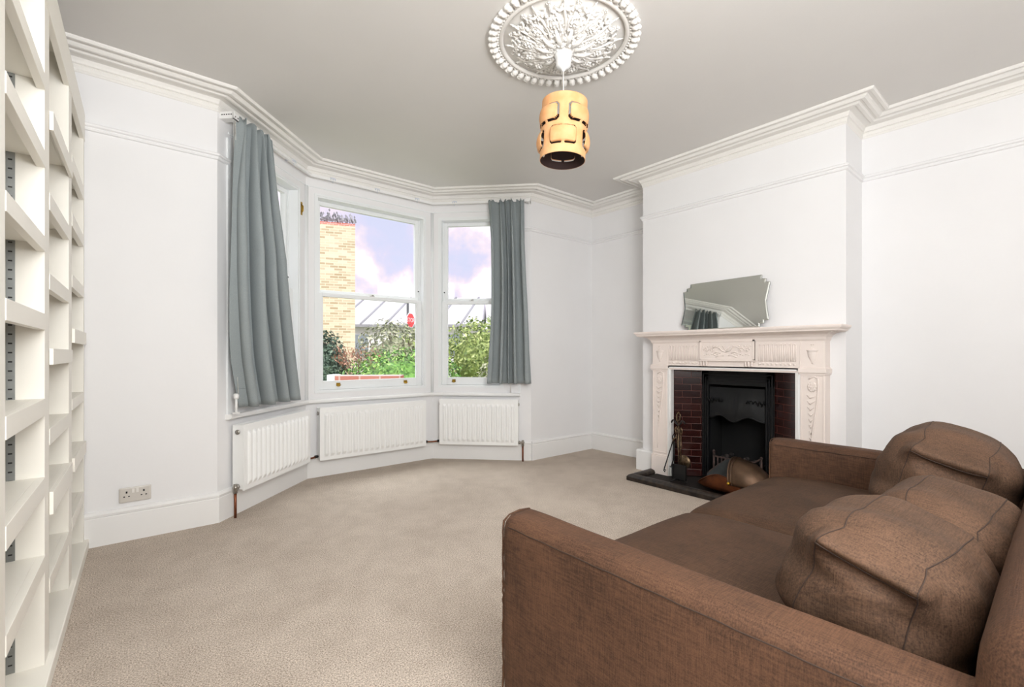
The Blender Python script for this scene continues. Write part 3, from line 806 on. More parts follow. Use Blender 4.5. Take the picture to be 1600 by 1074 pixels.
# bed moulding and shelf, returned at both ends
def mitre(mb, prof, y0, y1, ends=True):
    pts = [(UG+.0, y1), (UG, y1), (UG, y0), (UG+.0, y0)]
    vs = []; n = len(prof); fs2 = []
    for (o, e, z) in prof:      # o = stand-out from the breast, e = overhang past the ends
        vs += [(UG, y1+e, z), (UG-o, y1+e, z), (UG-o, y0-e, z), (UG, y0-e, z)]
    for i in range(n-1):
        for j in range(3): fs2.append((i*4+j, i*4+j+1, (i+1)*4+j+1, (i+1)*4+j))
    fs2.append((0, 1, 2, 3)); fs2.append(((n-1)*4+3, (n-1)*4+2, (n-1)*4+1, (n-1)*4))
    for i in range(n-1): fs2.append((i*4+3, i*4, (i+1)*4, (i+1)*4+3))
    mb.add(vs, fs2)
bm_ = MB(); mitre(bm_, [(.112, .0, 1.195), (.114, .004, 1.200), (.118, .006, 1.204), (.124, .010, 1.222), (.138, .022, 1.238), (.155, .038, 1.248), (.172, .052, 1.252), (.176, .054, 1.258)], 1.086, 2.452)
bm_.build('bed_moulding', M_MANTEL, fs_)
sh = MB(); mitre(sh, [(.196, .092, 1.256), (.206, .106, 1.262), (.208, .108, 1.270), (.214, .116, 1.276), (.220, .124, 1.286), (.221, .126, 1.296), (.218, .124, 1.300)], 1.086, 2.452)
sh.build('mantel_shelf', M_MANTEL, fs_)
tm = MB()
for (w0, w1, xf) in ((.0, .014, XF+.004), (.014, .024, XF-.006), (.024, .034, XF+.0)):
    fb(tm, 1.274-w1+.0, 1.274-w0, 0, .966+w1, xf); fb(tm, 2.266+w0, 2.266+w1, 0, .966+w1, xf); fb(tm, 1.274-w1, 2.266+w1, .966+w0, .966+w1, xf)
tm.build('inner_slip', M_GLOSS, fs_)['label'] = 'white inner edge moulding'

# tiled cheeks, cast iron insert, grate
fi = thing('fireplace_insert', (3.90, 1.78, 0.03), 'black cast iron fireplace insert with a wavy edged hood, between oxblood tiles', 'fireplace')
XI = 3.900
for (ya, yb) in ((2.268, 2.078), (1.272, 1.482)):
    A = Vector((XF+.045, ya, .03)); Bv = Vector((XI, yb, .03)); L = (Bv-A).length
    TX = Matrix(((1, 0, 0, 0), (0, 1, 0, 0), (0, 0, 1, 0), (0, 0, 0, 1)))
    d = (Bv-A).normalized(); n = Vector((-d.y, d.x, 0))
    if n.x < 0: n = -n
    o = bpy.data.objects.new('tile_cheek', bpy.data.meshes.new('tile_cheek')); COL.objects.link(o)
    o.data.from_pydata([(0, 0, 0), (L, 0, 0), (L, .012, 0), (0, .012, 0), (0, 0, .945), (L, 0, .945), (L, .012, .945), (0, .012, .945)], [],
                       [(0, 3, 2, 1), (4, 5, 6, 7), (0, 1, 5, 4), (1, 2, 6, 5), (2, 3, 7, 6), (3, 0, 4, 7)])
    o.data.materials.append(M_TILE)
    o.matrix_world = Matrix(((d.x, n.x, 0, A.x), (d.y, n.y, 0, A.y), (0, 0, 1, A.z), (0, 0, 0, 1)))
    mw = o.matrix_world.copy(); o.parent = fi; o.matrix_basis = Matrix.Translation(-fi.location) @ mw
    o['label'] = 'oxblood brick tile side panel'
y0, y1 = 1.482, 2.078
ir = MB()
ir.box(XI, XI+.03, y0, y0+.060, .03, .962); ir.box(XI, XI+.03, y1-.060, y1, .03, .962); ir.box(XI, XI+.03, y0, y1, .840, .962)
ir.box(XF+.05, XI+.03, y0-.15, y1+.15, .962, .974)
for k, (g, t) in enumerate(((.010, .012), (.034, .008), (.052, .012))):
    ir.box(XI-.010, XI, y0+g, y0+g+t, .05, .95-g*1.2); ir.box(XI-.010, XI, y1-g-t, y1-g, .05, .95-g*1.2); ir.box(XI-.010, XI, y0+g, y1-g, .95-g*1.2-t, .95-g*1.2)
ir.box(XI-.008, XI+.004, y0+.02, y1-.02, .872, .880); 
ir.build('iron_frame', M_IRON, fi, .002)
hd = MB(); n = 28; vs = []; fs2 = []
ya, yb = y0+.072, y1-.072
for j in range(9):
    v = j/8
    for i in range(n+1):
        u = i/n; y = ya+(yb-ya)*u
        zb = .563+.020*math.cos((u-.5)*4*PI)*(-1)+.012*(abs(u-.5)*2)
        zt = .820; z = zt+(zb-zt)*v
        x = XI-.004-.055*math.sin(PI*u)*math.sin(min(1, v*1.0)*PI*.62)
        x -= .006*math.exp(-((u-.5)/.2)**2-((v-.5)/.25)**2)*math.cos(u*30)
        vs.append((x, y, z))
for j in range(8):
    for i in range(n): a = j*(n+1)+i; fs2.append((a, a+1, a+n+2, a+n+1))
hd.add(vs, fs2, None, True)
e = [vs[8*(n+1)+i] for i in range(n+1)]; hd.tube(e, .006, 8)
for sg in (-1, 1):
    for k in range(5):
        a = 1.78+sg*(.10+.028*k); hd.tube([(XI-.045+.006*k, a, .70+.02*math.sin(k*1.3)), (XI-.05+.006*k, a+sg*.015, .73), (XI-.042+.006*k, a+sg*.024, .70)], .005, 6)
hd.build('hood', M_IRON, fi)
fbx = MB(); 
fbx.box(XI+.26, XI+.28, y0+.03, y1-.03, .03, .85); fbx.box(XI+.03, XI+.27, y0+.03, y0+.05, .03, .85); fbx.box(XI+.03, XI+.27, y1-.05, y1-.03, .03, .85); fbx.box(XI+.0, XI+.27, y0+.03, y1-.03, .03, .06); fbx.box(XI+.03, XI+.27, y0+.03, y1-.03, .85, .86)
fbx.build('firebox', M_SOOT, fi)
gt = MB(); gy0, gy1, gx = 1.585, 1.975, XI-.045
gt.tube([(XI+.02, gy1, .262), (gx, gy1-.035, .235), (gx-.012, 1.78, .232), (gx, gy0+.035, .235), (XI+.02, gy0, .262)], .0075, 8)
gt.tube([(XI+.02, gy1, .10), (gx, gy1-.035, .085), (gx-.012, 1.78, .082), (gx, gy0+.035, .085), (XI+.02, gy0, .10)], .0075, 8)
for k in range(11):
    y = gy0+.035+(gy1-gy0-.07)*k/10; gt.tube([(gx-.008, y, .085), (gx-.010, y, .235)], .0055, 6)
for y in (gy0, gy1): gt.tube([(XI+.01, y, .03), (XI+.01, y, .262)], .009, 8); gt.ball((XI+.01, y, .268), .012, 8)
gt.build('fire_grate', M_RUST, fi)
cg = MB(); random.seed(3)
for k in range(60):
    x = random.uniform(gx+.03, XI+.20); y = random.uniform(gy0+.03, gy1-.03); z = random.uniform(.10, .225)
    cg.ball((x, y, z), random.uniform(.014, .026), 6, None, 0, (1, random.uniform(.7, 1.2), .8))
cg.build('coals', M_COAL, fi)['kind'] = 'stuff'

# hearth and kerb
he = MB(); he.box(3.44, XI+.02, 1.0, 2.40, 0.0, .022); tag(he.build('hearth', M_SLATE), 'dark slate hearth slab in front of the fireplace', 'hearth')
kb = thing('fender_kerb', (3.42, 1.7, 0), 'low dark stone kerb fender around the hearth on the carpet', 'fender')
ks = [(-.040, 0), (.040, 0), (.040, .034), (.028, .048), (.010, .054), (-.014, .054), (-.032, .046), (-.040, .030)]
k1 = MB(); sweep(k1, [(3.775, 2.455), (3.418, 2.455), (3.418, .80)], [(o_, z_) for o_, z_ in ks], smooth=False)
k1.build('kerb', M_FENDER, kb, .003)

# ------------------------------------------------------------------ coal scuttle
sx, sy, szz = 3.60, 1.66, .022
cs = thing('coal_scuttle', (sx, sy, szz), 'copper helmet coal scuttle lying open on the hearth behind the sofa arm', 'coal scuttle')
def hull(y, k):      # section of the body at y (long axis), k in 0..1 round the half section
    pass
# body: boat-like shell whose rim sweeps up to a scoop lip at the window end
bo = MB(); li = MB(); n = 22; m_ = 18; vs = []; vs2 = []; fs2 = []
for i in range(n+1):
    t = i/n; y = sy+.25-.47*t
    w = .145*math.sin(PI*min(1, .10+t*.80))**.6
    rz = .030+.165*math.sin(PI*min(1, t*1.12))**.9
    for j in range(m_+1):
        a = PI*j/m_
        x = sx-w*math.cos(a); z = szz+.012+max(0, rz)*(1-math.sin(a)**.4)+.04*(abs(.5-t)*2)**3+(x-sx)*.30*(1-math.sin(a))
        vs.append((x, y, z)); vs2.append((sx-(w-.006)*math.cos(a), y, z+.005))
for i in range(n):
    for j in range(m_): a = i*(m_+1)+j; fs2.append((a, a+1, a+m_+2, a+m_+1))
bo.add(vs, fs2, None, True); bo.tube([vs[i*(m_+1)] for i in range(n+1)], .006, 8); bo.tube([vs[i*(m_+1)+m_] for i in range(n+1)], .006, 8)
bo.lathe([(.085, 0), (.075, .012), (.070, .025)], 20, Matrix.Translation((sx, sy-.02, szz)))
bo.build('scuttle_body', M_SCOOP, cs)
li.add(vs2, fs2, None, True); li.build('lining', M_ZINC, cs)
hdm = MB(); vs = []; fs2 = []; n = 14; m_ = 20     # hood over the far half
for i in range(n+1):
    t = i/n; y = sy-.03-.26*t; r = .152*math.sqrt(max(0.0, 1-(t*.98)**2.6)); top = .205*math.sqrt(max(0, 1-(t*.98)**2.2))
    for j in range(m_+1):
        a = PI*j/m_; vs.append((sx-r*math.cos(a), y+.03*math.sin(a), szz+.105+top*math.sin(a)*.88))
for i in range(n):
    for j in range(m_): a = i*(m_+1)+j; fs2.append((a, a+1, a+m_+2, a+m_+1))
hdm.add(vs, fs2, None, True); hdm.tube([vs[j] for j in range(m_+1)], .007, 8)
hdm.tube([(vs[m_+1+j][0]+(vs[m_+1+j][0]-sx)*.03, vs[m_+1+j][1]-.006, vs[m_+1+j][2]+.003) for j in range(m_+1)], .005, 8)
ho = hdm.build('scuttle_hood', M_OLDCOP, cs); sd = ho.modifiers.new('thickness', 'SOLIDIFY'); sd.thickness = .003
for s_ in (-1, 1): hg = MB(); hg.ball((sx+s_*.152, sy-.03, szz+.118), .014, 10); hg.build('handle_boss', M_BRASS, cs)

# ------------------------------------------------------------------ fire tools
tx, ty = 3.585, 2.115
ts = thing('fire_tool_stand', (tx, ty, .022), 'aged brass fire tool stand with a looped top on the hearth', 'fire tool stand')
m = MB(); m.tube([(tx, ty, .05), (tx, ty, .52)], .006, 10); m.tube([(tx, ty, .52), (tx-.006, ty+.014, .545), (tx-.003, ty+.016, .59), (tx, ty, .612), (tx+.003, ty-.014, .59), (tx, ty-.010, .555), (tx, ty, .535)], .006, 8); m.build('pole', M_TOOLB, ts)
m = MB()
for sg in (-1, 1): m.tube([(tx, ty, .50), (tx-.005, ty+sg*.018, .515), (tx-.01, ty+sg*.036, .545), (tx-.01, ty+sg*.052, .540), (tx-.01, ty+sg*.062, .520)], .007, 8)
m.build('hook', M_TOOLK, ts)
m = MB()
for k in range(3):
    a = 2*PI*k/3+.4; m.tube([(tx, ty, .05), (tx+.04*math.cos(a), ty+.04*math.sin(a), .045), (tx+.075*math.cos(a), ty+.075*math.sin(a), .028)], .006, 8)
m.lathe([(.012, 0), (.012, .02)], 10, Matrix.Translation((tx, ty, .04))); m.build('base', M_TOOLK, ts)
def handle(mb, y, x, z):
    mb.tube([(x, y, z), (x, y+.009, z+.022), (x, y+.010, z+.045), (x, y, z+.062), (x, y-.009, z+.045), (x, y-.009, z+.022), (x, y, z)], .005, 8)
sv = thing('fire_shovel', (tx-.03, ty-.03, .06), 'fire shovel with a square black blade hanging on the tool stand', 'shovel')
m = MB(); handle(m, ty-.028, tx-.012, .425); m.tube([(tx-.012, ty-.028, .428), (tx-.020, ty-.030, .185)], .005, 8); m.build('shaft', M_TOOLB, sv)
m = MB(); m.box(tx-.034, tx-.026, ty-.085, ty+.035, .055, .175); m.box(tx-.044, tx-.026, ty-.087, ty-.083, .055, .175); m.box(tx-.044, tx-.026, ty+.033, ty+.037, .055, .175); m.box(tx-.038, tx-.026, ty-.087, ty+.037, .172, .180)
m.build('blade', M_TOOLK, sv, .002)
br = thing('hearth_brush', (tx+.03, ty-.02, .10), 'round headed brass backed fire brush hanging behind the shovel', 'brush')
m = MB(); handle(m, ty+.026, tx+.008, .425); m.tube([(tx+.008, ty+.026, .428), (tx+.02, ty+.010, .24)], .005, 8); m.build('shaft', M_TOOLB, br)
m = MB(); m.lathe([(.056, -.005), (.058, 0), (.056, .005)], 24, Matrix.Translation((tx+.03, ty-.032, .195)) @ Matrix.Rotation(PI/2, 4, 'Y')); m.build('brush_head', M_TOOLB, br)
tg = thing('fire_tongs', (tx+.01, ty+.045, .09), 'slim black fire tongs hanging on the left of the tool stand', 'tongs')
m = MB(); handle(m, ty+.045, tx-.004, .36)
m.tube([(tx-.004, ty+.045, .362), (tx-.004, ty+.050, .20), (tx-.01, ty+.066, .135), (tx-.012, ty+.075, .150)], .005, 8); m.tube([(tx+.004, ty+.043, .362), (tx+.004, ty+.044, .12)], .005, 8)
m.build('tong_arms', M_TOOLK, tg)
pk = thing('poker', (tx-.03, ty+.12, .10), 'black poker with a forked tip leaning out to the left of the tool stand', 'poker')
m = MB(); m.tube([(tx-.006, ty+.018, .40), (tx-.010, ty+.040, .385), (tx-.012, ty+.048, .36)], .006, 8); m.build('poker_handle', M_TOOLB, pk)
m = MB(); m.tube([(tx-.012, ty+.048, .36), (tx-.03, ty+.115, .13), (tx-.032, ty+.120, .105), (tx-.034, ty+.108, .095)], .0052, 8); m.tube([(tx-.031, ty+.117, .115), (tx-.033, ty+.100, .110)], .004, 6)
m.build('poker_shaft', M_TOOLK, pk)

# ------------------------------------------------------------------ mirror leaning on the breast
mi_ = thing('mantel_mirror', (3.70, 1.83, 1.30), 'frameless stepped edge mirror leaning on the wall above the mantel shelf', 'mirror')
hw = [(.298, 0), (.298, .026), (.330, .028), (.330, .052), (.362, .054), (.338, .205), (.362, .352), (.330, .355), (.330, .380), (.298, .385), (.298, .415)]
poly = [(y, z) for y, z in hw]+[(-y, z) for y, z in reversed(hw)]
tilt = math.radians(8.2)
MX = Matrix.Translation((3.757, 1.832, 1.304)) @ Matrix.Rotation(math.radians(-.9), 4, 'X') @ Matrix.Rotation(tilt, 4, 'Y')
m = MB(); m.prism(poly, -.0030, .0030, MX, 0, 'yz'); m.build('mirror_backing', M_MEDGE, mi_)
ins = []
def shrink(y, z): return (y*(1-.030) if True else y, .206+(z-.206)*(1-.05))
poly2 = [shrink(*p) for p in poly]
m = MB(); n = len(poly)
m.add([(-.0060, y, z) for y, z in poly2], [tuple(range(n))], MX); 
m.add([(-.0060, y, z) for y, z in poly2]+[(-.0034, y, z) for y, z in poly], [(i, (i+1) % n, n+(i+1) % n, n+i) for i in range(n)], MX)
m.build('mirror_glass', M_MIRROR, mi_)

# ------------------------------------------------------------------ ceiling rose
RX, RY = 1.818, 1.751
ro = thing('ceiling_rose', (RX, RY, H), 'ornate white plaster ceiling rose of acanthus leaves around the pendant light', 'ceiling rose')
RT = Matrix.Translation((RX, RY, H)) @ Matrix.Scale(-1, 4, (0, 0, 1))      # local z points down from the ceiling
m = MB(); NP = 50
for k in range(NP):
    a = 2*PI*k/NP; ca, sa = math.cos(a), math.sin(a)
    R = RT @ Matrix.Rotation(a, 4, 'Z')
    m.ball((.378, 0, .012), .026, 8, R, 0, (1.0, .80, .75)); m.ball((.395, 0, .018), .014, 6, R, 0, (.9, 1.35, .8))
m.build('outer_leaf_ring', M_PLAST, ro)
m = MB()
for k in range(104):
    a = 2*PI*k/104; m.ball((.353*math.cos(a), .353*math.sin(a), .010), .0085, 6, RT)
m.build('bead_ring', M_PLAST, ro)
m = MB(); m.tube([(.335*math.cos(2*PI*k/72), .335*math.sin(2*PI*k/72), .008) for k in range(72)], .013, 8, RT, closed=True)
m.lathe([(.362, 0), (.362, .004), (.0, .004)], 48, RT, 0, False, False); m.build('ring_moulding', M_PLAST, ro)
def dome(r): return .012+.060*max(0, 1-(r/.27)**1.5)
m = MB()
m.lathe([(.245, .003), (.22, .010), (.16, .030), (.09, .050), (.04, .062), (.0, .064)], 48, RT, 0, False, False)
rr = random.Random(21)
vs = []; fs2 = []; NA, NR = 432, 64
for i in range(NA):
    th = 2*PI*i/NA; w = abs(((th*12/(2*PI)) % 1)-.5)*2      # mirrored twelve times round
    rm = .215+.085*max(0, 1-(1-w)*3.2)+.030*math.exp(-((w-.45)/.16)**2)+.022*math.exp(-(w/.12)**2)
    for j in range(NR+1):
        t = j/NR; r = .040+(rm-.040)*t
        x, y = r*26, w*r*9
        n = noise.noise(Vector((x, y*3.2, 3.1))); n2 = noise.noise(Vector((x*2.2, y*6.5, 8.4)))
        h = (1-min(1, abs(n)*3.2))*.011+(1-min(1, abs(n2)*3))*.006+.004*math.sin(r*150)*math.cos(w*PI*2)
        e = max(0, min(1, (1-t)*7)); d0 = .010+.060*max(0, 1-(r/.29)**1.5)
        vs.append((r*math.cos(th), r*math.sin(th), (d0+h)*(e**.5)+.001))
for i in range(NA):
    for j in range(NR):
        a = i*(NR+1)+j; b_ = ((i+1) % NA)*(NR+1)+j; fs2.append((a, b_, b_+1, a+1))
m.add(vs, fs2, RT, True)
for k in range(12):
    R = RT @ Matrix.Rotation(2*PI*(k+.5)/12, 4, 'Z')
    def q(r, w, d=.006): return (r*math.cos(w), r*math.sin(w), dome(r)+d)
    tip = .315
    # long curling leaf ending in a point
    m.tube([q(.06, -.10, .004), q(.12, -.06, .010), q(.18, .05, .014), q(.225, .03, .012), q(.262, 0, .010), q(.288, 0, .006), q(tip, 0, .001)], [.004, .006, .006, .007, .008, .005, .0025], 7, R)
    m.ball(q(.300, 0, .004), .006, 6, R)
    for sg in (-1, 1):
        # pair of scrolls curling outwards and back
        m.tube([q(.262, sg*.01, .010), q(.252, sg*.09, .012), q(.262, sg*.155, .010), q(.276, sg*.17, .008), q(.280, sg*.135, .008), q(.270, sg*.115, .010)], [.007, .007, .006, .005, .004, .003], 7, R)
        m.tube([q(.13, sg*.16, .010), q(.165, sg*.11, .012), q(.200, sg*.11, .014), q(.225, sg*.155, .012), q(.222, sg*.205, .010), q(.205, sg*.205, .012), q(.200, sg*.165, .014)], [.005, .006, .007, .007, .006, .005, .004], 7, R)
        m.tube([q(.07, sg*.24, .006), q(.11, sg*.22, .010), q(.150, sg*.24, .012), q(.19, sg*.255, .010)], [.006, .007, .007, .003], 7, R)
        for j in range(26):
            r_ = rr.uniform(.060, .262); w_ = sg*rr.uniform(.01, .25)
            m.ball(q(r_, w_, rr.uniform(.004, .012)), rr.uniform(.007, .0125), 6, R, 0, (rr.uniform(.8, 1.3), rr.uniform(.7, 1.1), .9))
        # lobed leaf edge
        for j in range(5): m.ball(q(.232+.010*j, sg*(.135-.026*j), .006), .0085, 6, R, 0, (1.1, .9, .7))
    R2 = RT @ Matrix.Rotation(2*PI*k/12, 4, 'Z')
    for j in range(5):
        a = 2*PI*j/5; m.ball((.284+.010*math.cos(a), .010*math.sin(a), .010), .0065, 6, R2)
    m.ball((.284, 0, .014), .005, 6, R2); m.tube([(.240, 0, .018), (.262, .004, .014), (.282, 0, .008)], .0035, 6, R2)
    m.tube([q(.06, 0, .010), q(.11, 0, .016), q(.155, 0, .014)], [.008, .013, .007], 8, R2)
    for j in range(6):
        a = 2*PI*j/6; m.ball((.190+.016*math.cos(a), .016*math.sin(a), dome(.19)+.016), .0095, 6, R2)
    m.ball((.190, 0, dome(.19)+.022), .008, 6, R2)
m.build('acanthus_relief', M_PLAST, ro)
m = MB()
for k in range(14):
    a = 2*PI*k/14; m.ball((.044*math.cos(a), .044*math.sin(a), .070), .014, 8, RT, 0, (1, 1, .9))
m.lathe([(.052, .060), (.050, .074), (.030, .080), (.0, .080)], 28, RT, 0, False, False)
m.build('centre_boss', M_PLAST, ro)

# pendant light
pe = thing('pendant_light', (RX, RY, 2.40), 'orange cylindrical cut-out pendant lampshade hanging from the ceiling rose', 'pendant light')
m = MB(); m.lathe([(.046, 2.722), (.047, 2.700), (.041, 2.690), (.039, 2.650), (.032, 2.640), (.012, 2.632), (.008, 2.622)], 28, Matrix.Translation((RX, RY, 0))); m.build('ceiling_cup', M_GLOSS, pe)
m = MB(); m.tube([(RX, RY, 2.63), (RX, RY, 2.36)], .0028, 8); m.build('flex', M_CORD, pe)
m = MB(); m.lathe([(.010, 2.38), (.019, 2.365), (.019, 2.32), (.016, 2.315)], 16, Matrix.Translation((RX, RY, 0))); 
for k in range(3):
    a = 2*PI*k/3; m.tube([(RX, RY, 2.345), (RX+.117*math.cos(a), RY+.117*math.sin(a), 2.345)], .002, 6)
m.build('lamp_holder', M_GLOSS, pe)
def shade():
    NU, z0, z1 = 192, 0.0, .312; NZ = 78; R = .1215
    def cell(u, v):      # u in 0..1 round, v metres up -> (is hole, outward push)
        for row, (cv, ph) in enumerate(((.092, .0), (.212, .125))):
            uu = ((u-ph) % .25)-.125      # four panels per row
            du = uu*2*PI*R; dv = v-cv; hw_, hh = .064, .040
            ex = abs(du)/hw_; ez = abs(dv)/hh
            cr = .010 if row == 0 else .020
            qx = abs(du)-(hw_-cr); qz = abs(dv)-(hh-cr)
            d = math.hypot(max(qx, 0), max(qz, 0))+min(max(qx, qz), 0)-cr      # signed distance to rounded rectangle
            if 0 <= d < .0095:
                if abs(du) < .009 or (row == 1 and abs(dv) < .0): return False, .004
                return True, 0
            if d < 0:
                return False, .022*(math.cos(min(1, abs(du)/hw_)*PI/2)*.35+.65)*math.cos(min(1, abs(dv)/hh)*PI/2*.6)
        return False, 0
    vs = []; fs2 = []; push = []
    for j in range(NZ+1):
        for i in range(NU):
            u = i/NU; v = z0+(z1-z0)*j/NZ
            hole, p = cell(u, v)
            a = 2*PI*u; r = R+p
            vs.append((r*math.cos(a), r*math.sin(a), v))
    for j in range(NZ):
        for i in range(NU):
            hole, p = cell((i+.5)/NU, z0+(z1-z0)*(j+.5)/NZ)
            if hole: continue
            fs2.append((j*NU+i, j*NU+(i+1) % NU, (j+1)*NU+(i+1) % NU, (j+1)*NU+i))
    return vs, fs2
vs, fs2 = shade()
ang = math.atan2(-RY, -RX)
TL = Matrix.Translation((RX-.004, RY+.004, 2.141)) @ Matrix.Rotation(math.radians(2.4), 4, Vector((.643, .766, 0))) @ Matrix.Rotation(ang-PI/4, 4, 'Z')
m = MB(); m.add(vs, fs2, TL, True); so_ = m.build('lamp_shade', [M_SHADE, M_SHADEIN], pe)
sd = so_.modifiers.new('thickness', 'SOLIDIFY'); sd.thickness = .0022; sd.offset = -1; sd.material_offset = 1; sd.material_offset_rim = 0

# ------------------------------------------------------------------ sofa
sf = thing('sofa', (1.9, .45, 0), 'brown woven two seat sofa with low straight arms', 'sofa')
SY1, SY0 = 1.090, -.10       # front of the arms, rear
AX0, AX1 = .862, 1.000; BX0, BX1 = 2.770, 2.915; AZ = .626
def arm(x0, x1, name):
    m = MB(); w = (x1-x0)/2; c = (x0+x1)/2
    def dsp(v, cc):
        v = v.copy()
        if cc[2] > .2: v.z += .006*noise.noise(Vector((v.x*4, v.y*5, v.z*3)))-.010*(1 if v.y < -.2 else 0)*0
        v.x += .004*noise.noise(Vector((v.y*4, v.z*5, 1.7)))
        return v
    m.soft((w, (SY1-SY0)/2, AZ/2-.02), (min(w*.62, .045), .022, .048), 30, Matrix.Translation((c, (SY1+SY0)/2, AZ/2+.02)), dsp)
    a = m.build(name, M_SOFA, sf)
    s = MB(); xo = x0 if name == 'arm' else x0
    zt = AZ-.030; f = SY1-.006
    s.tube([(x0-.0005, SY0+.02, AZ-.028)]+[(x0-.0005, SY0+.05+(f-SY0-.08)*k/30, AZ-.028+.001*math.sin(k*2)) for k in range(31)], .0014, 6)
    s.build('seam', M_SEAM, a)
    # rubbed front corner piping
    s = MB(); pts = [(x0+.004, SY1-.010, .04+(AZ-.09)*k/40) for k in range(41)]+[(x0+.010, SY1-.009, AZ-.020), (x0+.030, SY1-.008, AZ-.005), (c, SY1-.010, AZ-.001), (x1-.030, SY1-.008, AZ-.005), (x1-.008, SY1-.010, AZ-.03)]
    s.tube([(p[0]+random.uniform(-.0015, .0015), p[1]+random.uniform(-.001, .002), p[2]) for p in pts], [random.uniform(.0022, .0045) for _ in pts], 6)
    s.build('front_piping', M_SOFA, a)
    return a
arm(AX0, AX1, 'arm'); arm(BX0, BX1, 'arm')
m = MB(); m.soft(((BX0-AX1)/2+.01, .50, .13), (.03, .03, .03), 12, Matrix.Translation(((AX1+BX0)/2, .53, .17))); m.build('base', M_SOFA, sf)
def bkd(v, c):
    v = v.copy(); v.z += .008*noise.noise(Vector((v.x*3, v.y*3, 0))); v.y -= .05*(c[2]+1)/2; return v
m = MB(); m.soft(((BX1-AX0)/2, .13, .36), (.06, .07, .09), 26, Matrix.Translation(((BX1+AX0)/2, .0, .40)), bkd); m.build('backrest', M_SOFA, sf)
def seatcushion(x0, x1, sd_):
    hx = (x1-x0)/2; hy = .445; hz = .085
    def dsp(v, c):
        v = v.copy(); q = (1-min(1, abs(c[0]))**2.4)*(1-min(1, abs(c[1]))**3)
        if c[2] > 0: v.z += .028*q
        f = max(0, c[1])
        v.z -= .030*f**4 if c[2] > 0 else 0
        v.y += .012*(1-c[2]**2)*(1 if c[1] > .5 else 0)
        v.z += .006*noise.noise(Vector((v.x*4+sd_, v.y*4, v.z*2))); return v
    X = Matrix.Translation(((x0+x1)/2, .655, .365))
    m = MB(); m.soft((hx-.002, hy, hz), (.05, .07, .065), 26, X, dsp)
    o = m.build('seat_cushion', M_SEAT, sf)
    fn = softfn((hx-.002, hy, hz), (.05, .07, .065), dsp)
    return o
xm = 1.872
seatcushion(AX1+.002, xm-.001, 1); seatcushion(xm+.001, BX0-.002, 5)
for x in (AX0+.06, BX1-.06):
    for y in (SY1-.07, SY0+.07): MB().lathe([(.022, 0), (.026, .03)], 12, Matrix.Translation((x, y, 0))).build('foot', M_TOOLK, sf)

# back cushions, slumped box cushions with dog-eared gussets
def pillow(loc, half, rot, seed, label, ear=1.0, squash=(0, 0), rr=.5, lite=False):
    hx, hy, hz = half
    X = Matrix.Translation(loc) @ Matrix.Rotation(math.radians(rot[2]), 4, 'Z') @ Matrix.Rotation(math.radians(rot[1]), 4, 'Y') @ Matrix.Rotation(math.radians(rot[0]), 4, 'X')
    r = (hx*.62, hy*.80, hz*.62)
    def dsp(v, c):
        v = v.copy()
        # plump middle, sagging bottom
        v.y *= 1+.12*(1-c[2]**2)*(1-c[0]**2)
        v.x *= 1+.05*(1-c[2]**2)-squash[0]*max(0, c[2])
        if c[2] < 0: v.x *= 1+.05*(-c[2]); v.y *= 1+.10*(-c[2])
        v.z -= squash[1]*max(0, c[2])*(c[0]+1)/2*hz
        # side gusset (the -x end) pinched in under the two ears
        if c[0] < 0:
            for sg in (-1, 1):
                d = Vector((c[1]-sg*.62, c[2]-.52)); k = math.exp(-(d.length/.22)**2)
                v.x -= ear*.034*k; v.z += ear*.012*k
            d2 = math.exp(-((c[2]-.40)/.10)**2)*math.exp(-(c[1]/.75)**4)*(-c[0])
            v.x += ear*.016*d2
            v.x -= ear*.022*math.exp(-((c[2]-.60)/.14)**2)*math.exp(-(c[1]/.7)**4)*(-c[0])
        n = noise.noise(Vector((v.x*6+seed, v.y*6, v.z*6))); n2 = noise.noise(Vector((v.x*3+seed*3, v.y*14, v.z*16)))
        n3 = noise.noise(Vector((v.x*12+seed, v.y*5, v.z*24+seed)))
        nn = v.normalized()
        n4 = 1-abs(noise.noise(Vector((v.x*9+seed, v.y*4+v.z*7, seed))))*2
        cr = math.exp(-((c[2]-.1)/.55)**2)
        return v+nn*(.018*n+.012*n2*(1 if c[2] < .5 else .4)+.006*n3+.007*max(0, n4)**3*cr)
    root = thing('back_cushion', X @ Vector((0, 0, -hz)), label, 'cushion', 'loose brown back cushions on the sofa')
    m = MB(); m.soft(half, r, 40, X, dsp); m.build('cushion_cover', M_PILLOW, root)
    fn = softfn(half, r, dsp)
    def path(pts, lift=.0006):
        out = []
        for c in pts:
            p = fn(c); out.append(tuple(p+p.normalized()*lift))
        return out
    def lerp(a, b, n=22): return [tuple(a[k]+(b[k]-a[k])*i/n for k in range(3)) for i in range(n+1)]
    s = MB()
    for sg in (-1, 1):
        g = sg*.62
        s.tube(path(lerp((-1, g, -.8), (-1, g, .52))+lerp((-1, g, .52), (-1, g, 1), 8)[1:]+lerp((-1, g, 1), (1, g, 1), 30)[1:]+lerp((1, g, 1), (1, g, -.8))[1:]), .0013, 6, X)
    s.tube(path(lerp((-1, -.62, .48), (-1, .62, .48))), .0016, 6, X)
    s.build('gusset_seam', M_SEAM, root)
    return root
pillow((1.315, .262, .598), (.202, .150, .152), (16, 3, -4), 1.3, 'plump brown back cushion nearest the near arm of the sofa', 1.0)
pillow((1.715, .222, .590), (.205, .140, .150), (12, -3, -3), 4.1, 'brown back cushion in the middle, squeezed behind the nearest one', .7)
pillow((2.395, .305, .628), (.272, .172, .192), (16, 2, 3), 7.7, 'tall brown back cushion at the far end of the sofa by the fireplace', 1.0)

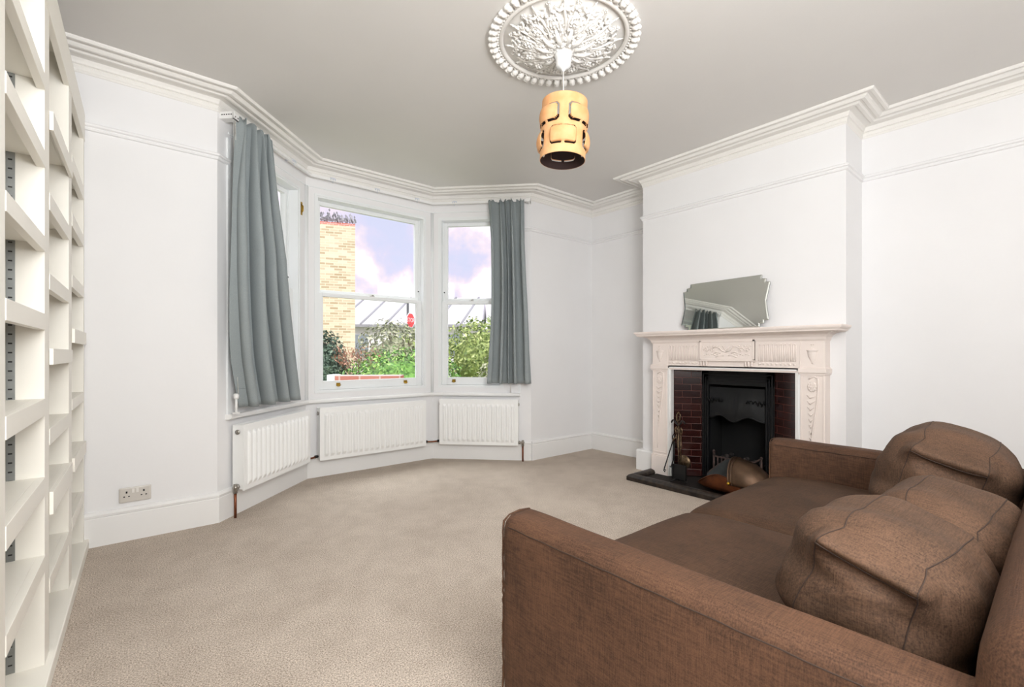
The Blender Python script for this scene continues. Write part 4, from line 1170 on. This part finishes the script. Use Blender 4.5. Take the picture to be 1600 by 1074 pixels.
# ------------------------------------------------------------------ outside
G0 = -.55
struct(MB().box(-20, 45, 4.6, 60, G0-.2, G0).build('ground', M_GRASS), 'ground outside the bay windows', 'ground')
struct(MB().box(-20, 45, 12.6, 17.5, G0, G0+.02).build('road', M_ROAD), 'pale road beyond the front gardens', 'road')
def leaves(mb, c, rad, n, size, seed, shell=.72, squash=1.0, bottom=-.9):
    rnd = random.Random(seed)
    for _ in range(n):
        while True:
            d = Vector((rnd.gauss(0, 1), rnd.gauss(0, 1), rnd.gauss(0, 1))).normalized()
            if d.z > bottom: break
        k = rnd.uniform(shell, 1.0)*(1+.13*noise.noise(d*3+Vector((seed, 0, 0)))+.05*noise.noise(d*9))
        p = Vector((c[0]+d.x*rad[0]*k, c[1]+d.y*rad[1]*k, c[2]+d.z*rad[2]*k))
        t = Vector((rnd.gauss(0, 1), rnd.gauss(0, 1), rnd.gauss(0, 1))).normalized()
        nrm = (d+t*.8).normalized(); a = nrm.orthogonal().normalized(); a = (Matrix.Rotation(rnd.uniform(0, 2*PI), 3, nrm) @ a); b_ = nrm.cross(a)
        s = size*rnd.uniform(.7, 1.3); w = s*.5
        mb.add([p-a*s, p-b_*w+nrm*s*.12, p+a*s, p+b_*w+nrm*s*.12], [(0, 1, 2, 3)])
def bush(name, c, rad, n, size, matl, label, cat, seed, core=.80, corecol=None, twigs=0):
    base = (c[0], c[1], G0)
    root = thing(name, base, label, cat)
    m = MB(); leaves(m, c, rad, n, size, seed); m.build('foliage', matl, root)
    t = MB(); rnd = random.Random(seed)
    for k in range(5+twigs):
        a = rnd.uniform(0, 2*PI); q = rnd.uniform(.2, .9)
        t.tube([(c[0]+.1*math.cos(a), c[1]+.1*math.sin(a), G0), (c[0]+rad[0]*.4*q*math.cos(a), c[1]+rad[1]*.4*q*math.sin(a), c[2]-rad[2]*.3), (c[0]+rad[0]*.9*q*math.cos(a), c[1]+rad[1]*.9*q*math.sin(a), c[2]+rad[2]*.75*math.sqrt(max(0, 1-q*q)))], [.035, .022, .008], 6)
    t.build('stems', M_TWIG, root)
    if core:
        m = MB(); vs = []
        m.ball(c, 1, 16, None, 0, (rad[0]*core*.92, rad[1]*core*.92, rad[2]*core*.92)); m.build('inner_growth', matl, root)
    return root
bush('round_hedge', (4.0, 7.9, .28), (1.30, 1.1, .95), 5200, .040, L_BRIGHT, 'bright green clipped dome hedge just beyond the garden wall', 'hedge', 1)
bush('evergreen_bush', (3.22, 9.95, .48), (.55, .5, 1.12), 3400, .045, L_DARK, 'dark evergreen bush at the left side of the middle window view', 'bush', 2)
bush('pale_shrub', (5.15, 10.7, .85), (1.05, .75, 1.10), 2600, .05, L_PALE, 'pale twiggy shrub behind the round hedge', 'shrub', 3, .62, None, 10)
bush('lime_shrub', (6.9, 12.9, .95), (1.1, .7, .90), 2200, .05, L_YEL, 'yellow green shrub topping the pale twiggy one', 'shrub', 4)
bush('garden_tree', (7.3, 9.9, .95), (1.35, 1.0, 1.15), 3600, .055, L_YEL, 'leafy green shrub filling the right window view', 'shrub', 5, .7, None, 10)
bush('grey_shrub', (6.3, 7.6, .35), (.85, .6, .85), 2600, .045, L_PALE, 'grey twiggy shrub beside the round hedge in the right window', 'shrub', 6, .6, None, 10)
# brown leaved shrub: bare stems with drooping leaves
bs = thing('brown_shrub', (3.62, 9.2, G0), 'sparse shrub with drooping brown leaves left of the hedge', 'shrub')
t = MB(); lf = MB(); rnd = random.Random(9)
for k in range(6):
    a = rnd.uniform(0, 2*PI); R_ = rnd.uniform(.15, .42); tp = Vector((3.62+R_*math.cos(a), 9.2+R_*.6*math.sin(a), rnd.uniform(.95, 1.4)))
    t.tube([(3.62, 9.2, G0), (3.62+R_*.3*math.cos(a), 9.2, .5), tuple(tp)], [.03, .02, .008], 6)
    for q in range(70):
        p = tp+Vector((rnd.gauss(0, .09), rnd.gauss(0, .09), rnd.gauss(-.05, .10))); s = .055; d = Vector((rnd.gauss(0, .5), rnd.gauss(0, .5), -1)).normalized(); w = d.orthogonal().normalized()*.015
        lf.add([p, p+d*s*.5+w, p+d*s*1.4, p+d*s*.5-w], [(0, 1, 2, 3)])
t.build('stems', M_TWIG, bs); lf.build('foliage', L_BROWN, bs)
# low garden wall
gw = thing('garden_wall', (2.75, 6.2, G0), 'low garden wall with pinkish red brick top just outside the middle window', 'garden wall')
d = (Vector((2.98, 6.02, 0))-Vector((2.20, 6.62, 0))).normalized(); GX = Matrix(((d.x, -d.y, 0, 2.20), (d.y, d.x, 0, 6.62), (0, 0, 1, 0), (0, 0, 0, 1)))
MB().box(0, .98, 0, .22, G0, .73, GX).build('wall_body', M_STUC, gw)
MB().box(.09, .99, -.015, .235, .73, .80, GX).build('brick_coping', M_GBRICK, gw); MB().box(-.02, .088, -.015, .235, .73, .81, GX).build('pale_end_block', M_STUC, gw)
# stop sign, seen at a slant
ss = thing('stop_sign', (8.44, 16.41, G0), 'red octagonal stop sign on a dark grey pole across the street', 'road sign')
MB().tube([(8.44, 16.41, G0), (8.44, 16.41, 3.2)], .045, 10).build('pole', M_POST, ss)
dv = Vector((8.50, 16.36, 0)).normalized(); ang = math.atan2(dv.y, dv.x)
SG = Matrix.Translation((8.515, 16.34, 2.39)) @ Matrix.Rotation(ang-PI/2+math.radians(58), 4, 'Z')
oc = lambda r: [(r*math.cos(PI/8+k*PI/4), r*math.sin(PI/8+k*PI/4)) for k in range(8)]
so2 = MB().prism(oc(.30), -.012, .012, SG, 0, 'xz').build('sign_border', M_SIGNW, ss)
MB().prism(oc(.275), -.016, -.0121, SG, 0, 'xz').build('sign_face', M_SIGNR, ss)
tcu = bpy.data.curves.new('stop_text', 'FONT'); tcu.body = 'STOP'; tcu.size = .23; tcu.align_x = 'CENTER'; tcu.align_y = 'CENTER'; tcu.extrude = .002
to = bpy.data.objects.new('stop_text', tcu); COL.objects.link(to); to.data.materials.append(M_SIGNW)
tmesh = bpy.data.meshes.new_from_object(to.evaluated_get(bpy.context.evaluated_depsgraph_get())); bpy.data.objects.remove(to); to = bpy.data.objects.new('stop_text', tmesh); COL.objects.link(to)
to.parent = ss; to.matrix_basis = Matrix.Translation(-ss.location) @ SG @ Matrix.Translation((0, -.019, 0)) @ Matrix.Rotation(PI/2, 4, 'X')
# yellow brick house end
hb = thing('brick_building', (6.0, 21.5, G0), 'tall yellow brick building end wall across the street on the left', 'building')
dd = Vector((.932, -.362, 0)).normalized()
def oriented(parent, org, dd, boxes, name, matl):
    o = bpy.data.objects.new(name, bpy.data.meshes.new(name)); COL.objects.link(o)
    mb = MB()
    for b_ in boxes: mb.box(*b_)
    o.data.from_pydata([tuple(v) for v in mb.v], [], mb.f); o.data.materials.append(matl)
    X = Matrix(((dd.x, -dd.y, 0, org[0]), (dd.y, dd.x, 0, org[1]), (0, 0, 1, 0), (0, 0, 0, 1)))
    o.parent = parent; o.matrix_basis = Matrix.Translation(-parent.location) @ X
    return o
oriented(hb, (7.654, 19.683), dd, [(-4.6, 0, 0, 5, G0, 6.55)], 'wall', M_YBRICK)
oriented(hb, (7.654, 19.683), dd, [(-4.6, 0, 0, 5, 6.55, 6.66)], 'parapet', M_GBRICK)
m = MB(); rnd = random.Random(12)
for k in range(420):
    s = rnd.uniform(-4.3, -.15); p = Vector((7.654, 19.683, 6.68))+dd*s+Vector((rnd.uniform(0, .3), rnd.uniform(0, .3), 0)); p.z += abs(rnd.gauss(0, .16))
    m.add([p, p+Vector((.05, .02, .07)), p+Vector((.0, .0, .14)), p+Vector((-.05, -.02, .07))], [(0, 1, 2, 3)])
m.build('roof_weeds', L_GREY, hb)['kind'] = 'stuff'
# terraces
def terrace(org, w, hgt, rh, ddv, label, nwin, gab=2):
    r = thing('terraced_house', (org[0], org[1], G0), label, 'house')
    oriented(r, org, ddv, [(0, w, 0, 6, G0, hgt)], 'wall', M_STUC)
    X = Matrix(((ddv.x, -ddv.y, 0, org[0]), (ddv.y, ddv.x, 0, org[1]), (0, 0, 1, 0), (0, 0, 0, 1)))
    m = MB(); m.prism([(-.3, hgt), (6.3, hgt), (3, hgt+rh)], -.3, w+.3, X, 0, 'yz'); m.build('roof', M_ROOF, r)
    m = MB(); m.box(-.3, w+.3, -.36, -.24, hgt-.14, hgt+.02, X)
    for k in range(int(w/1.6)+1): 
        s = k*1.6; m.tube([(s, -.30, hgt+.04), (s+.9, 3, hgt+rh+.04)], .07, 5, X)
    m.build('roof_line', M_RIDGE, r)
    for k in range(nwin):
        s = w*(k+.5)/nwin; MB().box(s-.5, s+.5, -.03, .02, hgt-2.0, hgt-.6, X).build('window', M_WINDK, r)
    for k in range(2):
        s = w*(.25+.5*k); MB().box(s-.4, s+.4, 2.6, 3.4, hgt+rh*.6, hgt+rh+1.0, X).build('chimney_stack', M_STUC, r)
    return r
d1 = Vector((.766, -.643, 0)).normalized()
terrace((10.6, 30.3), 9.0, 2.95, 2.1, d1, 'white rendered house with a pale slate roof beyond the hedges', 3)
terrace((18.6, 24.6), 9.0, 2.7, 2.2, d1, 'pale terraced house seen over the shrubs in the right window', 4)
